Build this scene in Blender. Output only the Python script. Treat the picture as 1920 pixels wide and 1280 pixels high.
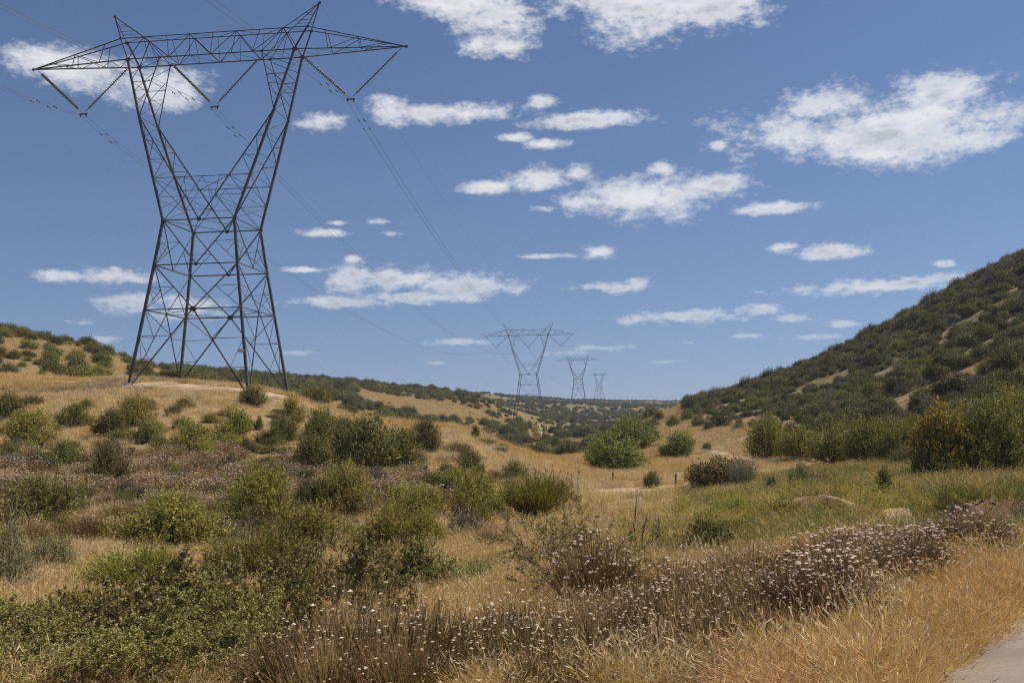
import bpy, math, random
import numpy as np
from mathutils import Vector, Matrix

R = math.radians
sc = bpy.context.scene
col = sc.collection
for _o in list(bpy.data.objects): bpy.data.objects.remove(_o)

# ------------------------------------------------------------------ camera
FPX, PITCH, ROLL = 1823.2, R(4.4535), R(0.726)
EYE = Vector((0, 0, 1.65))
cam_d = bpy.data.cameras.new('camera'); cam = bpy.data.objects.new('camera', cam_d); col.objects.link(cam)
cam_d.sensor_width = 36; cam_d.lens = 36 * FPX / 1920
cam_d.clip_start = .05; cam_d.clip_end = 20000
_f = Vector((0, math.cos(PITCH), math.sin(PITCH))); _r = Vector((1, 0, 0)); _u = _r.cross(_f)
_c, _s = math.cos(ROLL), math.sin(ROLL)
CR = _r * _c - _u * _s; CU = _u * _c + _r * _s          # image right / image up in the world
cam.matrix_world = Matrix(((CR.x, CU.x, -_f.x, EYE.x), (CR.y, CU.y, -_f.y, EYE.y), (CR.z, CU.z, -_f.z, EYE.z), (0, 0, 0, 1)))
sc.camera = cam
def ray(px, py):                                        # direction of a pixel, scaled to y = 1
    d = _f + CR * ((px - 960) / FPX) + CU * ((640 - py) / FPX)
    return d / d.y

# ------------------------------------------------------------------ sun, sky, exposure
SUN_AZ, SUN_EL = R(78), R(56)                           # azimuth clockwise from the view direction
sd = Vector((math.sin(SUN_AZ) * math.cos(SUN_EL), math.cos(SUN_AZ) * math.cos(SUN_EL), math.sin(SUN_EL)))
sun_d = bpy.data.lights.new('sun', 'SUN'); sun = bpy.data.objects.new('sun', sun_d); col.objects.link(sun)
sun_d.energy = 5.0; sun_d.angle = R(.53); sun_d.color = (1, .91, .76)
sun.rotation_euler = (-sd).to_track_quat('-Z', 'Y').to_euler(); sun.location = (40, 20, 80)
sc.view_settings.view_transform = 'Standard'; sc.view_settings.look = 'None'
sc.view_settings.exposure = .28; sc.view_settings.gamma = 1; sc.view_settings.use_curve_mapping = False
sc.cycles.max_bounces = 6; sc.cycles.transparent_max_bounces = 4; sc.cycles.volume_bounces = 0
sc.cycles.use_denoising = False
sc.cycles.filter_width = 1.15

class NT:                                               # small node helper
    def __init__(s, tree): s.t = tree; tree.nodes.clear()
    def n(s, typ, props=None, **inp):
        nd = s.t.nodes.new(typ)
        for k, v in (props or {}).items(): setattr(nd, k, v)
        for k, v in inp.items():
            key = int(k[1:]) if k[0] == 'i' and k[1:].isdigit() else k.replace('_', ' ')
            sk = nd.inputs[key]
            if isinstance(v, bpy.types.NodeSocket): s.t.links.new(v, sk)
            else: sk.default_value = v
        return nd
    def m(s, op, a, b=None, c=None, clamp=False):
        nd = s.t.nodes.new('ShaderNodeMath'); nd.operation = op; nd.use_clamp = clamp
        for i, v in enumerate((a, b, c)):
            if v is None: continue
            if isinstance(v, bpy.types.NodeSocket): s.t.links.new(v, nd.inputs[i])
            else: nd.inputs[i].default_value = v
        return nd.outputs[0]
    def mix(s, fac, a, b, blend='MIX'):
        nd = s.t.nodes.new('ShaderNodeMix'); nd.data_type = 'RGBA'; nd.blend_type = blend
        for i, v in ((0, fac), (6, a), (7, b)):
            if isinstance(v, bpy.types.NodeSocket): s.t.links.new(v, nd.inputs[i])
            elif i == 0: nd.inputs[i].default_value = v
            else: nd.inputs[i].default_value = (*v, 1) if len(v) == 3 else v
        return nd.outputs[2]
    def ss(s, v, lo, hi, a=0., b=1.):                   # smoothstep
        nd = s.n('ShaderNodeMapRange', {'interpolation_type': 'SMOOTHSTEP'}, Value=v)
        for k, x in (('From Min', lo), ('From Max', hi), ('To Min', a), ('To Max', b)): nd.inputs[k].default_value = x
        return nd.outputs[0]
    def link(s, a, b): s.t.links.new(a, b)

# clouds: x, y, half width, half height in photo pixels, thinness (0 thick .. .6 wispy)
CLOUDS = [(1650,240,212,64,0),(1755,180,95,40,.1),(1500,250,80,32,.2),(1620,285,110,30,.15),(1800,262,100,26,.3),(1560,200,80,35,.2),
 (955,32,95,48,.25),(840,2,120,28,.3),(945,85,75,24,.35),(1230,0,190,60,.05),(1330,-10,110,60,.1),(1120,-30,120,60,.2),(1040,25,40,20,.4),
 (110,122,105,36,.35),(275,160,90,42,.35),(200,140,110,38,.3),(600,228,58,20,.35),(728,205,42,34,.3),(800,214,60,18,.3),(890,211,95,18,.25),(1018,191,34,12,.4),
 (1100,224,108,15,.25),(962,258,36,9,.45),(1025,270,44,9,.45),(1205,370,150,42,.05),(1090,380,55,26,.2),(1010,338,66,24,.2),(1085,325,32,18,.3),(915,352,46,12,.3),(1330,346,80,15,.25),
 (1240,315,28,17,.35),(1020,392,42,8,.5),(1450,391,72,12,.3),(1350,272,14,8,.5),(612,436,46,9,.3),(632,418,20,5,.5),(718,415,30,9,.35),(735,437,28,8,.35),
 (1560,473,62,14,.2),(1465,464,28,10,.4),(1770,495,20,7,.5),(1121,475,30,14,.3),(1030,480,55,6,.5),(745,526,80,26,.1),(875,538,100,26,.1),(660,522,55,28,.2),
 (570,506,55,6,.45),(640,566,95,13,.3),(660,485,16,8,.4),(780,556,110,14,.3),(212,518,74,14,.25),(120,517,52,11,.3),(240,568,55,22,.35),(345,578,80,24,.4),
 (1150,539,66,11,.3),(1190,529,30,10,.4),(1640,537,150,14,.3),(1740,525,80,13,.3),(1300,594,100,15,.2),(1190,598,38,9,.35),(1420,580,50,11,.3),(1480,598,42,8,.35),
 (1590,607,38,8,.4),(1400,630,32,5,.5),(870,641,62,7,.4),(1120,652,60,6,.45),(560,661,36,6,.45),(152,605,26,8,.5),(815,680,22,5,.5),(190,637,34,7,.5),(1290,642,20,4,.5),(1250,678,34,4,.5),
 (1520,632,50,6,.5),(1050,662,60,6,.5),(20,655,40,5,.5)]
w = bpy.data.worlds.new('World'); sc.world = w; w.use_nodes = True
T = NT(w.node_tree)
sky = T.n('ShaderNodeTexSky', {'sky_type': 'NISHITA', 'sun_disc': False, 'sun_elevation': SUN_EL, 'sun_rotation': SUN_AZ,
                               'altitude': 250, 'air_density': 1.0, 'dust_density': .1, 'ozone_density': 2.2})
tc = T.n('ShaderNodeTexCoord').outputs['Generated']
sx = T.n('ShaderNodeSeparateXYZ', Vector=tc)
az = T.m('ARCTAN2', sx.outputs[0], sx.outputs[1]); el = T.m('ARCSINE', sx.outputs[2])
ae = T.n('ShaderNodeCombineXYZ', X=az, Y=el).outputs[0]
rngc = random.Random(5)
items = []
for (x, y, hw, hh, th) in CLOUDS:
    d = ray(x, y).normalized()
    items.append((math.atan2(d.x, d.y), math.asin(d.z), hw / FPX, hh / FPX, th))
for i in range(18):                                     # the same kind of sky goes on outside the frame
    a = R(rngc.choice((-1, 1)) * rngc.uniform(38, 178)); e = rngc.uniform(.06, .75); k = .4 + 1.4 * e
    items.append((a, e, rngc.uniform(.05, .13) * k, rngc.uniform(.014, .04) * k, rngc.uniform(0, .4)))
acc = None
for (a, e, hw, hh, th) in items:
    nd = T.n('ShaderNodeVectorMath', {'operation': 'MULTIPLY_ADD'})
    T.link(ae, nd.inputs[0]); nd.inputs[1].default_value = (1 / hw, 1 / hh, 0); nd.inputs[2].default_value = (-a / hw, -e / hh, th)
    ln = T.n('ShaderNodeVectorMath', {'operation': 'LENGTH'}); T.link(nd.outputs[0], ln.inputs[0])
    acc = ln.outputs['Value'] if acc is None else T.m('SMOOTH_MIN', acc, ln.outputs['Value'], .35)
def cnoise(scale, sy, detail, rough, w_=0):
    v = T.n('ShaderNodeVectorMath', {'operation': 'MULTIPLY'}); T.link(ae, v.inputs[0]); v.inputs[1].default_value = (1, sy, 1)
    return T.n('ShaderNodeTexNoise', {'noise_dimensions': '4D'}, Vector=v.outputs[0], W=float(w_), Scale=float(scale), Detail=float(detail), Roughness=rough).outputs[0]
nh = T.m('MULTIPLY_ADD', T.m('SUBTRACT', cnoise(11, 2.0, 11, .64), .5), 1., 0.)
nl = T.m('MULTIPLY_ADD', T.m('SUBTRACT', cnoise(30, 2.4, 10, .64, 3), .5), 1., 0.)
tt = T.ss(el, .10, .26)
nz = T.m('ADD', T.m('MULTIPLY', nh, tt), T.m('MULTIPLY', nl, T.m('SUBTRACT', 1., tt)))
dist = T.m('MULTIPLY_ADD', T.m('SUBTRACT', cnoise(75, 1.7, 7, .6, 5), .5), 1.5, T.m('MULTIPLY_ADD', nz, 3.4, acc))
dens = T.ss(dist, 1.25, .2)
core = T.ss(dist, .75, -.25)
sh = cnoise(16, 3.0, 3, .5, 8)
grey = T.m('MULTIPLY', core, T.ss(sh, .38, .60))
ccol = T.mix(grey, (.88, .885, .91), (.50, .525, .58))
hazy = T.ss(el, .0, .2, .38, 1.)
cl_em = T.mix(1., ccol, (1, 1, 1), 'MULTIPLY')
SKY_K = .063
zv = T.n('ShaderNodeCombineXYZ', X=sx.outputs[0], Y=sx.outputs[1], Z=T.m('MULTIPLY_ADD', T.m('ABSOLUTE', sx.outputs[2]), .92, .09)).outputs[0]
zn = T.n('ShaderNodeVectorMath', {'operation': 'NORMALIZE'}); T.link(zv, zn.inputs[0]); T.link(zn.outputs[0], sky.inputs['Vector'])
skc = T.mix(1., sky.outputs[0], (.87, .955, 1.14), 'MULTIPLY')
bg1 = T.n('ShaderNodeBackground', Color=skc, Strength=SKY_K)
bg2 = T.n('ShaderNodeBackground', Color=cl_em, Strength=.80)
mx = T.n('ShaderNodeMixShader', Fac=T.m('MULTIPLY', dens, T.m('MULTIPLY', hazy, .96)), i1=bg1.outputs[0], i2=bg2.outputs[0])
T.n('ShaderNodeOutputWorld', Surface=mx.outputs[0])
w.cycles.sampling_method = 'NONE'

# ------------------------------------------------------------------ helpers
def tag(o, label=None, cat=None, group=None, kind=None):
    if label: o['label'] = label
    if cat: o['category'] = cat
    if group: o['group'] = group
    if kind: o['kind'] = kind
    return o
def mesh(name, V, F, mat=None, smooth=False):           # F: array (n,3) or (n,4), or a list of such arrays
    V = np.asarray(V, np.float32).reshape(-1, 3)
    Fs = [np.asarray(f, np.int32) for f in (F if isinstance(F, list) else [F]) if len(f)]
    me = bpy.data.meshes.new(name)
    me.vertices.add(len(V)); me.vertices.foreach_set('co', V.ravel())
    nl_ = sum(f.size for f in Fs); npol = sum(len(f) for f in Fs)
    me.loops.add(nl_); me.polygons.add(npol)
    if npol:
        me.loops.foreach_set('vertex_index', np.concatenate([f.ravel() for f in Fs]))
        tot = np.concatenate([np.full(len(f), f.shape[1], np.int32) for f in Fs])
        me.polygons.foreach_set('loop_start', np.concatenate([[0], np.cumsum(tot)[:-1]]).astype(np.int32))
        me.polygons.foreach_set('use_smooth', np.full(npol, smooth))
    me.update(calc_edges=True)
    if mat: me.materials.append(mat)
    return me
def ob(name, me, parent=None, loc=None):
    o = bpy.data.objects.new(name, me); col.objects.link(o)
    if parent: o.parent = parent
    if loc is not None: o.location = loc
    return o
def empty(name, loc, rz=0):
    o = bpy.data.objects.new(name, None); col.objects.link(o)
    o.location = loc; o.rotation_euler = (0, 0, rz); o.empty_display_size = .3
    return o
def join(parts):                                        # [(V, F)] with equal face size -> V, [F...]
    Vs, q, t, n = [], [], [], 0
    for V, F in parts:
        V = np.asarray(V).reshape(-1, 3)
        for f in (F if isinstance(F, list) else [F]):
            f = np.asarray(f)
            if len(f): (q if f.shape[1] == 4 else t).append(f + n)
        Vs.append(V); n += len(V)
    return np.concatenate(Vs), [np.concatenate(x) for x in (q, t) if x]
def nrm(a): return a / np.maximum(np.linalg.norm(a, axis=-1, keepdims=True), 1e-9)

# ---- materials
def leaf_mat(name, c1, c2, trans=.35, rough=.6, spec=.25, ov=.18):
    m = bpy.data.materials.new(name); m.use_nodes = True; t = NT(m.node_tree)
    g = t.n('ShaderNodeNewGeometry').outputs['Random Per Island']; oi = t.n('ShaderNodeObjectInfo').outputs['Random']
    c = t.mix(g, c1, c2)
    c = t.n('ShaderNodeHueSaturation', Hue=t.m('MULTIPLY_ADD', oi, .03, .485), Saturation=.95, Value=t.m('MULTIPLY_ADD', oi, 2 * ov, 1 - ov), Color=c).outputs[0]
    p = t.n('ShaderNodeBsdfPrincipled', Base_Color=c, Roughness=rough); p.inputs['Specular IOR Level'].default_value = spec
    tr = t.n('ShaderNodeBsdfTranslucent', Color=t.mix(1., c, (1.0, 1.0, .55), 'MULTIPLY'))
    x = t.n('ShaderNodeMixShader', Fac=trans * .55, i1=p.outputs[0], i2=tr.outputs[0])
    t.n('ShaderNodeOutputMaterial', Surface=x.outputs[0]); return m
def plain_mat(name, c1, c2, rough=.7, metal=0., scale=8., spec=.3):
    m = bpy.data.materials.new(name); m.use_nodes = True; t = NT(m.node_tree)
    o = t.n('ShaderNodeTexCoord').outputs['Object']
    n = t.n('ShaderNodeTexNoise', Vector=o, Scale=scale, Detail=6., Roughness=.65).outputs[0]
    p = t.n('ShaderNodeBsdfPrincipled', Base_Color=t.mix(t.ss(n, .35, .65), c1, c2), Roughness=rough, Metallic=metal); p.inputs['Specular IOR Level'].default_value = spec
    t.n('ShaderNodeOutputMaterial', Surface=p.outputs[0]); return m

M_STEEL = plain_mat('galvanised_steel', (.065, .068, .075), (.12, .12, .125), .55, .3, 3.)
M_GLASS = plain_mat('insulator_glass', (.10, .12, .11), (.16, .18, .16), .25, 0, 5., .6)
M_WIRE = plain_mat('aluminium_wire', (.16, .16, .17), (.22, .22, .23), .5, .4, .2)
M_SIGN = plain_mat('sign_paint', (.50, .48, .42), (.6, .58, .5), .6)
M_WOOD = plain_mat('weathered_wood', (.10, .08, .06), (.2, .16, .12), .9, 0, 20.)
M_ROCK = plain_mat('pale_rock', (.42, .39, .34), (.6, .57, .52), .9, 0, 6.)
M_TWIG = plain_mat('grey_twig', (.15, .12, .09), (.29, .25, .20), .9, 0, 9.)
M_BARK = plain_mat('dark_bark', (.07, .055, .04), (.14, .11, .08), .9, 0, 9.)
M_BROWNSTEM = leaf_mat('brown_stem', (.19, .12, .052), (.44, .29, .125), .25)
M_BUCKLEAF = leaf_mat('buckwheat_leaf', (.15, .14, .042), (.30, .255, .085), .35)
M_FLOWER = leaf_mat('dry_pink_flower', (.40, .29, .23), (.64, .51, .43), .3, .8, .1, .10)
M_MAUVE = leaf_mat('mauve_flower', (.45, .33, .26), (.68, .55, .47), .3, .8, .1, .10)
M_WFLOWER = leaf_mat('white_flower', (.50, .40, .29), (.70, .60, .46), .3, .8, .1, .06)
M_OLIVE = leaf_mat('olive_foliage', (.115, .115, .018), (.47, .40, .075), .38)
M_BROOM = leaf_mat('broom_foliage', (.085, .095, .018), (.38, .345, .06), .38)
M_LIME = leaf_mat('bright_foliage', (.10, .19, .025), (.17, .28, .05), .4)
M_LEAFY = leaf_mat('small_grey_leaf', (.06, .06, .016), (.46, .39, .12), .3, .5, .2)
M_DARK = leaf_mat('dark_foliage', (.055, .062, .016), (.28, .25, .058), .3, ov=.25)
M_HILL = leaf_mat('chaparral_foliage', (.045, .052, .018), (.23, .205, .07), .28, ov=.4)
M_HILLO = leaf_mat('hill_olive_foliage', (.07, .075, .018), (.31, .275, .06), .3, ov=.3)
M_HILLB = leaf_mat('grey_brown_foliage', (.10, .08, .05), (.26, .21, .13), .2, ov=.3)
M_SAGE = leaf_mat('sage_foliage', (.18, .185, .07), (.40, .385, .17), .3)
M_TREE = leaf_mat('willow_leaf', (.115, .15, .026), (.27, .30, .06), .4)
M_TREE2 = leaf_mat('pale_willow_leaf', (.17, .22, .045), (.33, .37, .10), .45)
M_YELLOW = leaf_mat('yellow_flower', (.55, .45, .03), (.72, .60, .07), .35, ov=.08)
M_ORANGE = leaf_mat('ochre_foliage', (.32, .225, .035), (.48, .35, .06), .35)
M_MUST = leaf_mat('mustard_stem', (.16, .18, .045), (.27, .27, .08), .35)
M_GOLD = leaf_mat('gold_grass', (.47, .30, .10), (.72, .50, .215), .4, .6, .25, .16)
M_RUST = leaf_mat('rust_grass', (.52, .305, .13), (.76, .51, .25), .4, .6, .25, .16)
M_PALE = leaf_mat('straw_grass', (.52, .39, .22), (.72, .58, .37), .4, .6, .25, .16)
M_GREENG = leaf_mat('green_grass', (.13, .142, .036), (.28, .265, .08), .4)
M_CREAM = leaf_mat('cream_bloom', (.66, .62, .36), (.82, .78, .52), .3)
M_GREYP = leaf_mat('grey_plume', (.17, .16, .11), (.32, .30, .22), .3)

# ------------------------------------------------------------------ terrain
# ground seen at a photo pixel at an estimated depth in metres
VIS = [(1850,1250,6.2),(1850,1100,9.8),(1850,1010,14.6),(1850,950,20),(1850,915,26),(1900,885,34),(1750,890,33),(1650,1100,10),(1650,1000,15.5),(1600,940,24),(1600,900,36),(1500,1270,6.6),(1450,1100,11.5),(1450,1000,18),(1400,940,30),
 (1200,1290,7.6),(1200,1100,14.8),(1200,1000,24.5),(1250,950,34),(1250,912,54),(1150,880,75),(1180,838,97),(1265,852,84),(1000,1290,8.2),(950,1100,16),(950,1000,25.5),(1000,930,40),(1050,885,60),(700,1290,9.2),(700,1150,15.5),(700,1040,24),(700,950,34),(700,870,47),(700,820,58),
 (400,1290,10),(400,1150,16.5),(400,1000,28.5),(400,900,41),(400,800,55),(400,742,65),(400,722,73),(250,714,72),(540,738,76),(0,1290,9.5),(0,1120,17),(60,1000,28),(0,900,41),(0,800,56),(0,716,74),(-300,1000,28),(-300,720,72),(-300,1290,9.5),
 (0,690,95),(0,620,140),(150,650,132),(250,686,124),(320,704,118),(-250,560,150),(350,692,300),(560,708,322),(700,721,332),(800,734,335),(900,744,345),(600,745,200),(700,770,215),(800,768,262),(950,800,255),(880,760,300),
 (600,765,80),(700,790,66),(850,802,63),(960,842,63),(1060,872,68),(992,817,322),(1040,806,345),(1060,798,380),(1000,830,210),(1150,805,330),(1150,772,620),(1085,762,674),(1123,757,1120),(1000,745,950),(1100,748,1250),(1200,752,1250),(1270,755,1250),(1000,775,480),(1230,800,300),
 (1285,752,170),(1400,724,166),(1500,692,161),(1600,654,156),(1700,602,150),(1800,548,145),(1920,495,140),(2150,395,135),(2400,300,130),(1300,800,115),(1400,805,97),(1500,832,75),(1600,862,53),(1730,868,46),(2100,900,30),(2300,930,26),
 (1700,700,100),(1900,700,76),(1900,600,105),(1800,620,115),(1500,752,117),(1400,765,130),(1600,745,98),(1700,790,70),(1900,800,52),(2200,600,85),(2200,750,52),(2300,1200,7),(1340,840,90)]
HID = [(400,110,.030),(250,96,.036),(560,100,.012),(300,170,.040),(500,190,.026),(560,130,.005),(700,100,-.018),(850,95,-.036),(850,150,-.030),(960,110,-.045),(700,150,-.016),(1060,110,-.043),(1100,150,-.034),
 (0,200,.075),(0,400,.06),(150,190,.062),(300,500,.048),(600,500,.036),(850,520,.018),(265,2100,.0548),(1100,2000,.009),(1250,2000,.009),(600,2000,.02),(1300,230,.004),(1400,240,.018),(1600,230,.055),(1800,220,.105),(1920,210,.13),(2300,220,.19),
 (1500,500,.012),(1800,500,.05),(2200,500,.08),(1500,1250,.0135),(1800,1250,.02),(2300,1500,.02),(-300,400,.07),(-300,1500,.05),(0,1500,.048),(-300,5000,.01),(300,5000,.012),(960,5000,.004),(1500,5000,.004),(2300,5000,.004)]
cp = []
for (px, py, d) in VIS:
    v = ray(px, py); x, y, z = v.x * d, d, v.z * d
    r = math.hypot(x, y); cp.append((math.atan2(x, y), math.log(r), z / r))
for (px, d, t) in HID:
    x, y = (px - 960) / FPX * d, d; r = math.hypot(x, y); cp.append((math.atan2(x, y), math.log(r), t))
cp = np.array(cp)
KA = 2.6                                                # weight of azimuth against log distance
def U(d2): return np.sqrt(d2 + .0025)
def feat(a, l): return np.stack([a * KA, l], -1)
Xc = feat(cp[:, 0], cp[:, 1])
D2 = ((Xc[:, None] - Xc[None]) ** 2).sum(-1)
n_ = len(cp)
A_ = np.zeros((n_ + 1, n_ + 1)); A_[:n_, :n_] = U(D2) - np.eye(n_) * .004; A_[:n_, n_] = 1; A_[n_, :n_] = 1
wts = np.linalg.solve(A_, np.append(cp[:, 2], 0))
rs = np.random.RandomState(11)
_G = rs.rand(256, 256)
def vnoise(x, y):
    xi, yi = np.floor(x).astype(int), np.floor(y).astype(int); fx, fy = x - xi, y - yi
    fx = fx * fx * (3 - 2 * fx); fy = fy * fy * (3 - 2 * fy)
    g = lambda i, j: _G[i % 256, j % 256]
    return (g(xi, yi) * (1 - fx) + g(xi + 1, yi) * fx) * (1 - fy) + (g(xi, yi + 1) * (1 - fx) + g(xi + 1, yi + 1) * fx) * fy - .5
def fbm(x, y, o=4):
    s, a = 0, 1.
    for i in range(o): s = s + a * vnoise(x + 17.3 * i, y - 9.1 * i); x, y, a = x * 2.03, y * 2.03, a * .5
    return s
AZ = np.radians(np.concatenate([np.arange(-180, -44, 4), np.arange(-44, 44, .2), np.arange(44, 181, 4)]))
LR = np.linspace(math.log(.6), math.log(7000), 540)
def t_of(a, l):
    ac = np.clip(a, R(-42), R(42)); r = np.exp(l)
    F = feat(ac, l).reshape(-1, 2); out = np.empty(len(F))
    for i in range(0, len(F), 20000):
        out[i:i + 20000] = U(((F[i:i + 20000, None] - Xc[None]) ** 2).sum(-1)) @ wts[:n_] + wts[n_]
    z = out.reshape(a.shape) * r
    k = np.clip((np.abs(a) - R(46)) / R(40), 0, 1); k = k * k * (3 - 2 * k)
    z = z * (1 - k) + k * np.clip(-EYE.z + 0 * r, -5, 5)
    k = np.clip((r - 3.0) / 3.6, 0, 1); k = k * k * (3 - 2 * k)
    z = z * k + (1 - k) * (-EYE.z)
    x, y = r * np.sin(a), r * np.cos(a)
    ra = np.clip((r - 4) / 12, 0, 1)
    z = z + ra * (.16 * fbm(x * .35, y * .35) + .05 * fbm(x * 2.1, y * 2.1, 2)) + np.clip((r - 90) / 120, 0, 1) * 1.3 * fbm(x * .03, y * .03, 4) + np.clip((r - 300) / 400, 0, 1) * 9. * np.abs(fbm(x * .008, y * .008, 5)) - np.clip((r - 300) / 400, 0, 1) * 2.5
    for (a0, a1, yb, hb, rn) in BANKS:                  # small cut banks facing the road
        q = x / np.maximum(y, .1); k = np.clip((q - a0) / .03, 0, 1) * np.clip((a1 - q) / .05, 0, 1); u = y - yb - 1.2 * fbm(x * .5, x * 0 + yb, 3)
        z = z + np.where(y > 0, hb * k * np.clip(u / .3, 0, 1) * (1 - np.clip((u - 1.5) / rn, 0, 1)), 0)
    return z + EYE.z
BANKS = [(.425, .75, 16.6, .5, 9.), (.255, .365, 20.5, .36, 7.)]
AA, LL = np.meshgrid(AZ, LR, indexing='ij')
ZZ = t_of(AA, LL)
def height(x, y):                                       # bilinear lookup on the terrain sheet
    x = np.asarray(x, float); y = np.asarray(y, float)
    a = np.arctan2(x, y); l = np.log(np.maximum(np.hypot(x, y), .61))
    i = np.clip(np.searchsorted(AZ, a) - 1, 0, len(AZ) - 2); j = np.clip(((l - LR[0]) / (LR[1] - LR[0])).astype(int), 0, len(LR) - 2)
    u = (a - AZ[i]) / (AZ[i + 1] - AZ[i]); v = np.clip((l - LR[j]) / (LR[j + 1] - LR[j]), 0, 1)
    return (ZZ[i, j] * (1 - u) + ZZ[i + 1, j] * u) * (1 - v) + (ZZ[i, j + 1] * (1 - u) + ZZ[i + 1, j + 1] * u) * v
_ds = np.exp(np.linspace(math.log(3), math.log(3000), 2600))
def ground_at(px, py, dmin=3.):                         # where the ray of a photo pixel meets the ground
    v = ray(px, py); h = height(v.x * _ds, _ds); z = EYE.z + v.z * _ds
    hit = np.nonzero((h >= z) & (_ds >= dmin))[0]
    d = _ds[hit[0]] if len(hit) else 60.
    return np.array((v.x * d, d, float(height(v.x * d, d)))), d
def project(P):                                         # world -> photo pixel (for choosing what is in view)
    P = np.asarray(P, float) - np.array(EYE)
    yc = P @ np.array(_f); return 960 + FPX * (P @ np.array(CR)) / yc, 640 - FPX * (P @ np.array(CU)) / yc, yc
def slope_vis(x, y):                                    # True where no nearer ground hides the point
    x = np.asarray(x, float); y = np.asarray(y, float); z = height(x, y) + 1.0
    ok = np.ones(len(x), bool)
    for k in np.linspace(.06, .985, 60): ok &= height(x * k, y * k) < EYE.z + (z - EYE.z) * k
    return ok
def blobs(x, y, L):                                     # soft patches given as photo pixels: (px, py, rx m, ry m)
    s = np.zeros_like(x)
    for (px, py, rx, ry) in L:
        P, d = ground_at(px, py); s = np.maximum(s, 1 - np.hypot((x - P[0]) / rx, (y - P[1]) / ry))
    return s
def path_mask(x, y, pts, wd):
    s = np.full_like(x, 1e9); Q = [ground_at(*p)[0] for p in pts]
    for a, b in zip(Q[:-1], Q[1:]):
        dx, dy = b[0] - a[0], b[1] - a[1]; t = np.clip(((x - a[0]) * dx + (y - a[1]) * dy) / (dx * dx + dy * dy), 0, 1)
        s = np.minimum(s, np.hypot(x - a[0] - t * dx, y - a[1] - t * dy) / wd)
    return np.clip(1.3 - s, 0, 1)
BARE = [(420,728,8,3.),(330,726,6,2.2),(490,728,5,1.8),(150,716,5,1.5),(400,918,3,.8),(1750,728,5,4),(1665,697,4,3.5),(1515,690,3,3),(1375,755,3,4),(1400,775,4,5),(1830,600,3,6),(1720,655,2.5,4),(1790,595,2,4),(1880,725,3,2),(1440,810,4,3),(60,845,2.4,1.2),(160,860,2,1)]
TRAILS = [([(1400,895),(1330,905),(1270,912),(1220,918),(1160,925)], 2.0), ([(1330,845),(1360,855),(1420,862)], .8), ([(1062,798),(1040,808),(1020,816)], 5.), ([(1640,960),(1700,975),(1760,1000)], .6), ([(1480,968),(1420,972),(1640,962)], .8)]
GREEN = [(1720,902,9,9),(1850,915,10,9),(1590,890,8,9),(1800,935,7,4)]
def zones(x, y):
    bare = np.clip(blobs(x, y, BARE) * 1.8, 0, 1)
    for p, wd in TRAILS: bare = np.maximum(bare, path_mask(x, y, p, wd))
    cut = np.zeros_like(x)
    for (a0, a1, yb, hb, rn) in BANKS:
        q = x / np.maximum(y, .1); u = y - yb - 1.2 * fbm(x * .5, x * 0 + yb, 3); cut = np.maximum(cut, (q > a0) * (q < a1) * (y > 0) * np.exp(-((u - .1) / .4) ** 2))
    zones.cut = cut
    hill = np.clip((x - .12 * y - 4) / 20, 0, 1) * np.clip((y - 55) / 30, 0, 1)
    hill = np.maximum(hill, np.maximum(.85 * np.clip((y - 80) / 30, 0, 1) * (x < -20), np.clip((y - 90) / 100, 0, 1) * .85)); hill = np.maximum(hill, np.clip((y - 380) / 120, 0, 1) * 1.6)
    return bare, np.clip(blobs(x, y, GREEN) * 2, 0, 1), hill
XX, YY = np.exp(LL) * np.sin(AA), np.exp(LL) * np.cos(AA)
V = np.stack([XX, YY, ZZ], -1).reshape(-1, 3)
na, nr = AA.shape
I = np.arange(na * nr).reshape(na, nr)
quads = np.stack([I[:-1, :-1], I[1:, :-1], I[1:, 1:], I[:-1, 1:]], -1).reshape(-1, 4)[:, ::-1]
V = np.concatenate([V, [[0, 0, 0]]]); tri = np.stack([np.full(na - 1, na * nr), I[:-1, 0], I[1:, 0]], -1)[:, ::-1]
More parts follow.
